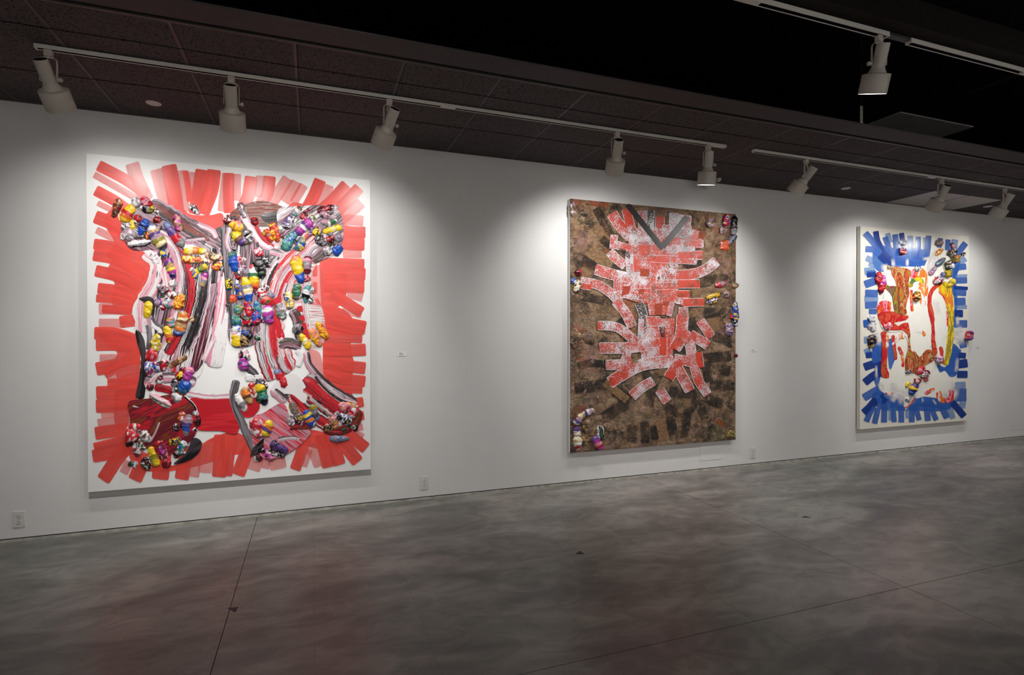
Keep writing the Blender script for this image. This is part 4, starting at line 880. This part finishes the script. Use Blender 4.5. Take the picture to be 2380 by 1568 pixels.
p3.strokes('G', TB, """m 100 190 195 300 320 430 470; d 86 345 170 380 330 500 520 600 680; l 80 515 200 560 340; m 86 480 252 540 420 610 650; m 90 630 215 650 430 690 660; d 76 720 195 750 400; l 86 850 235 850 450 850 660; m 80 965 250 960 450 900 690; l 52 1055 262 1060 500; m 82 1118 235 1110 400 1090 550; m 76 1290 270 1270 410; m 76 1400 290 1390 450; l 100 1500 290 1480 450; m 92 1658 340 1560 470 1500 560; l 100 1655 560 1560 630; m 92 1665 685 1530 710 1470 840; l 44 1680 815 1500 825;
m 92 1678 885 1500 890; d 52 1688 1005 1480 990; m 92 1665 1072 1460 1060; m 112 1655 1190 1470 1200; l 62 1675 1275 1490 1270; d 112 1618 1370 1490 1370; m 112 1680 1520 1480 1520; m 92 193 430 330 450 480 600; l 92 203 560 350 620 480 710; l 60 240 650 420 700; l 112 178 760 340 740; d 100 213 795 350 790; m 114 183 950 350 890; m 112 190 1075 375 1080; l 92 178 1150 380 1170; m 102 188 1250 370 1240; m 80 245 1340 360 1340; m 112 165 1520 310 1500; d 150 420 500 520 600 560 660; m 130 660 560 860 640 1000 650; m 120 1040 560 1000 660""")
p3.strokes('H', TB, """m 100 160 20 240 10; l 100 165 240 240 240; d 92 192 450 410 440; l 80 170 410 260 380; d 112 168 622 300 580 410 600; d 112 175 838 300 740 410 690; m 112 162 1052 300 970 390 920; d 112 162 1262 250 1180 340 1070; m 82 198 1385 250 1260 300 1170; m 82 313 1412 340 1300 365 1190; m 86 447 1396 452 1250 460 1090; l 62 540 1370 540 1190; m 76 590 1392 580 1250 570 1140; m 82 690 1396 690 1280 680 1160; m 82 835 1392 840 1250 850 1120; l 60 780 1340 770 1200; m 72 942 1364 910 1240 885 1120; m 86 1062 1374 1050 1240 1040 1110; m 76 1182 1364 1130 1240 1105 1130; m 92 1332 1334 1270 1200 1235 1110;
l 82 1412 1342 1370 1190; d 96 1572 1312 1480 1200 1400 1110; l 112 1592 1150 1500 1130; m 112 1602 1040 1430 1050; m 82 1602 962 1420 950; l 102 1592 870 1440 880; d 102 1618 722 1470 720; d 122 1618 562 1480 580; d 82 1594 462 1490 450; m 130 1480 350 1400 500 1380 650; m 100 1540 230 1560 350; m 120 540 220 560 450 580 640; m 110 1190 250 1210 420; m 140 1210 620 1460 660; m 150 340 1060 520 1040 720 1130; d 120 400 1010 480 1100; m 130 860 1090 1080 1110 1380 1150; m 110 330 250 350 520; m 90 310 400 330 560""")
# pale figure
p3.poly([(470,700,'G'),(640,690,'G'),(1000,700,'G'),(1110,830,'G'),(1290,680,'G'),(1335,760,'G'),(1310,1000,'G'),(1470,1100,'G'),(1480,1520,'G'),(1400,300,'H'),(1330,600,'H'),(1210,570,'H'),(1160,350,'H'),(1090,330,'H'),(1060,480,'H'),(980,640,'H'),(850,660,'H'),(740,620,'H'),(780,300,'H'),(700,130,'H'),(560,130,'H'),(420,80,'H'),(370,1350,'G'),(360,1250,'G'),(450,1180,'G'),(460,1000,'G'),(470,860,'G')], 'wht', 'paint_field', .0006, 1.2, True, 'G')
p3.poly([(400,780),(520,700),(600,520),(700,450),(740,620),(720,900),(700,1000),(560,1010),(480,1000),(380,920)], 'wht', 'paint_field', .0008, 1.4, True, 'H')
p3.poly([(1060,700),(1160,600),(1230,700),(1290,670),(1350,740),(1395,900),(1385,1060),(1300,1000),(1200,1050),(1000,1030),(900,1060),(860,960),(960,800)], 'wht', 'paint_field', .0012, .9, True, 'H')
p3.poly([(720,1080),(890,1040),(820,1130),(740,1225)], 'wht', 'paint_field', .002, .3, False, 'H')
p3.strokes('H', {'m': 'mist'}, "m 150 1480 110 1400 180 1300 220; m 120 1560 60 1430 130; m 110 300 120 380 200 360 330; m 90 600 1000 560 1120; m 110 720 930 680 1060 700 1160; m 70 1480 480 1450 700; m 90 1380 800 1410 960; m 40 980 1040 990 1120; m 40 1120 1060 1180 1150; m 50 330 580 340 800", 'paint_mist', rag=.3)
p3.strokes('G', {'m': 'mist'}, "m 120 1180 430 1150 640 1120 800; m 70 590 560 600 700; m 60 800 560 800 700; m 130 460 640 480 760; m 90 250 1460 330 1420; m 70 1530 1400 1540 1560; m 60 1010 580 1180 560", 'paint_mist', rag=.3)
p3.poly([(470,930),(540,970),(640,970),(690,1020),(700,1150),(720,1300),(760,1420),(690,1410),(610,1330),(590,1230),(580,1130),(520,1040),(470,1000)], 'sk_olive', 'paint_swirl', .003, 0, True, 'G', .6)
p3.poly([(560,700),(640,690),(760,705),(840,740),(850,800),(815,900),(820,1000),(830,1080),(800,1180),(780,1290),(790,1380),(740,1400),(700,1330),(690,1200),(680,1080),(640,960),(600,860),(570,780)], 'sk_rust', 'paint_swirl', .004, 0, True, 'G', .6)
p3.poly([(360,1280),(400,1200),(480,1180),(560,1210),(590,1290),(560,1350),(450,1350),(370,1360)], 'sk_coral', 'paint_swirl', .002, 0, True, 'G', .4)
p3.poly([(370,1370,'G'),(470,1345,'G'),(600,1340,'G'),(700,1395,'G'),(810,1400,'G'),(800,1450,'G'),(690,1490,'G'),(600,1500,'G'),(640,40,'H'),(700,10,'H'),(780,0,'H'),(800,100,'H'),(815,200,'H'),(760,150,'H'),(700,105,'H'),(560,105,'H'),(480,95,'H'),(420,40,'H'),(400,1480,'G')], 'sk_redo', 'paint_swirl', .003, 0, True, 'G', .5)
p3.poly([(850,770),(900,710),(980,690),(1060,740),(1090,830),(1100,1000),(1090,1110),(1060,1090),(1050,960),(1060,850),(980,840),(900,850),(850,860)], 'sk_coral', 'paint_swirl', .003, 0, True, 'G', .6)
p3.poly([(1330,900,'G'),(1420,960,'G'),(1460,1080,'G'),(1475,1300,'G'),(1475,1500,'G'),(1420,180,'H'),(1400,330,'H'),(1370,480,'H'),(1340,580,'H'),(1300,600,'H'),(1290,540,'H'),(1310,400,'H'),(1330,200,'H'),(1400,1500,'G'),(1380,1300,'G'),(1350,1150,'G'),(1270,1060,'G'),(1260,980,'G')], 'sk_yel', 'paint_swirl', .003, 0, True, 'G', .5)
p3.poly([(1240,930,'G'),(1310,900,'G'),(1280,960,'G'),(1220,1010,'G'),(1160,1090,'G'),(1150,1230,'G'),(1180,1330,'G'),(1195,1450,'G'),(1190,1560,'G'),(1150,100,'H'),(1160,250,'H'),(1190,430,'H'),(1150,420,'H'),(1110,330,'H'),(1110,100,'H'),(1150,1540,'G'),(1120,1400,'G'),(1095,1250,'G'),(1100,1130,'G'),(1140,1010,'G')], 'sk_redo', 'paint_swirl', .004, 0, True, 'G', .6)
p3.poly([(405,130),(470,130),(480,250),(490,450),(480,620),(510,700),(510,770),(430,770),(400,700),(410,500),(415,300)], 'sk_redo', 'paint_swirl', .003, 0, True, 'H', .5)
p3.poly([(770,120),(800,170),(810,300),(830,400),(880,400),(940,480),(1050,370),(1150,420),(1160,500),(1010,600),(900,660),(850,700),(740,650),(750,480),(780,380),(780,250)], 'sk_rust', 'paint_swirl', .004, 0, True, 'H', .6)
p3.strokes('G', {'g': 'sk_gy', 'c': 'sk_coral', 'e': 'sk_cream', 'w': 'wht'}, """g 60 838 990 880 895 990 870 1030 960; e 84 1010 900 1010 1060 1040 1260; c 40 860 1020 860 1200 875 1340; c 34 1262 1040 1370 1200 1395 1560; w 80 640 850 570 930 500 880; w 80 620 1490 720 1470""", 'paint_smear', relief=.003, rag=.4, round_=.5)
p3.strokes('H', {'d': 'sk_redo', 'e': 'sk_cream', 'c': 'sk_coral', 'o': 'sk_olive', 'w': 'wht'}, """e 50 480 130 485 280 480 360; e 80 580 330 640 200 740 190; c 40 650 330 700 450 710 620; d 46 570 170 590 330 610 520; d 50 1240 330 1260 500 1300 580; c 80 1210 950 1220 1050 1300 1105; c 80 1395 930 1375 1050 1300 1105; c 50 460 985 570 985; c 60 1010 1000 1150 920; e 44 900 110 990 130 1010 190; o 90 870 600 980 640 870 700; o 80 1060 540 1150 460; c 22 730 1200 800 1150 880 1050""", 'paint_smear', relief=.003, rag=.4, round_=.5)
p3.strokes('H', {'m': 'mist'}, "m 200 440 960 700 1010 920 1070; m 190 1230 1010 1400 1000 1440 860; m 170 1400 130 1500 200 1520 330; m 120 560 820 600 960; m 110 380 820 430 960", 'paint_mist', rag=.3)
p3.strokes('G', {'m': 'mist'}, "m 150 1110 840 1170 640 1270 430; m 110 470 900 480 760; m 120 900 1050 880 1250; m 100 560 1180 470 1330; m 110 1200 1150 1260 1400", 'paint_mist', rag=.3)
p3.lumps('G', """715 410 735 520 98 rwbkR s; 690 320 790 350 92 wsw s .6; 1235 385 1275 295 84 Bqev s; 1205 520 1320 430 58 ocyO s; 1445 340 1505 500 54 dpek b; 1390 470 1490 530 104 mpvg s; 1490 520 1500 630 96 laoB s; 1545 550 1645 490 54 kwk s; 1345 560 1210 680 74 tuek s; 1215 690 1120 810 64 upve s; 1380 600 1410 730 114 trgkw s; 1400 740 1365 840 94 ykyl s; 1290 780 1340 820 64 us s; 1485 870 1385 985 74 yyly b; 1170 920 1300 860 112 wkrwu s; 1220 900 1290 940 60 OTr s; 385 760 368 940 84 rRmR s; 445 810 405 1085 84 MpMrRm b; 935 1040 915 1200 94 ryogk s; 510 690 560 710 62 tya s; 900 710 1000 730 80 kwgw s; 250 1400 330 1540 90 wsw s .5; 450 1540 540 1600 80 pwr s""")
p3.lumps('H', """270 165 255 350 94 nyrBk s; 1635 110 1600 250 98 rbuvR s; 1215 460 1190 565 98 wpgwM s; 990 605 910 725 64 rRp b; 1060 670 960 770 88 mwgpk s; 1000 770 1050 810 58 pR s; 830 675 740 695 48 uke s; 925 780 880 860 82 rwRm s; 880 840 810 1010 88 nuynb b; 800 830 750 895 50 yyl s; 790 1050 760 1100 70 we s .5; 230 20 320 110 100 wsew s .5; 480 20 540 60 80 pwR s""")
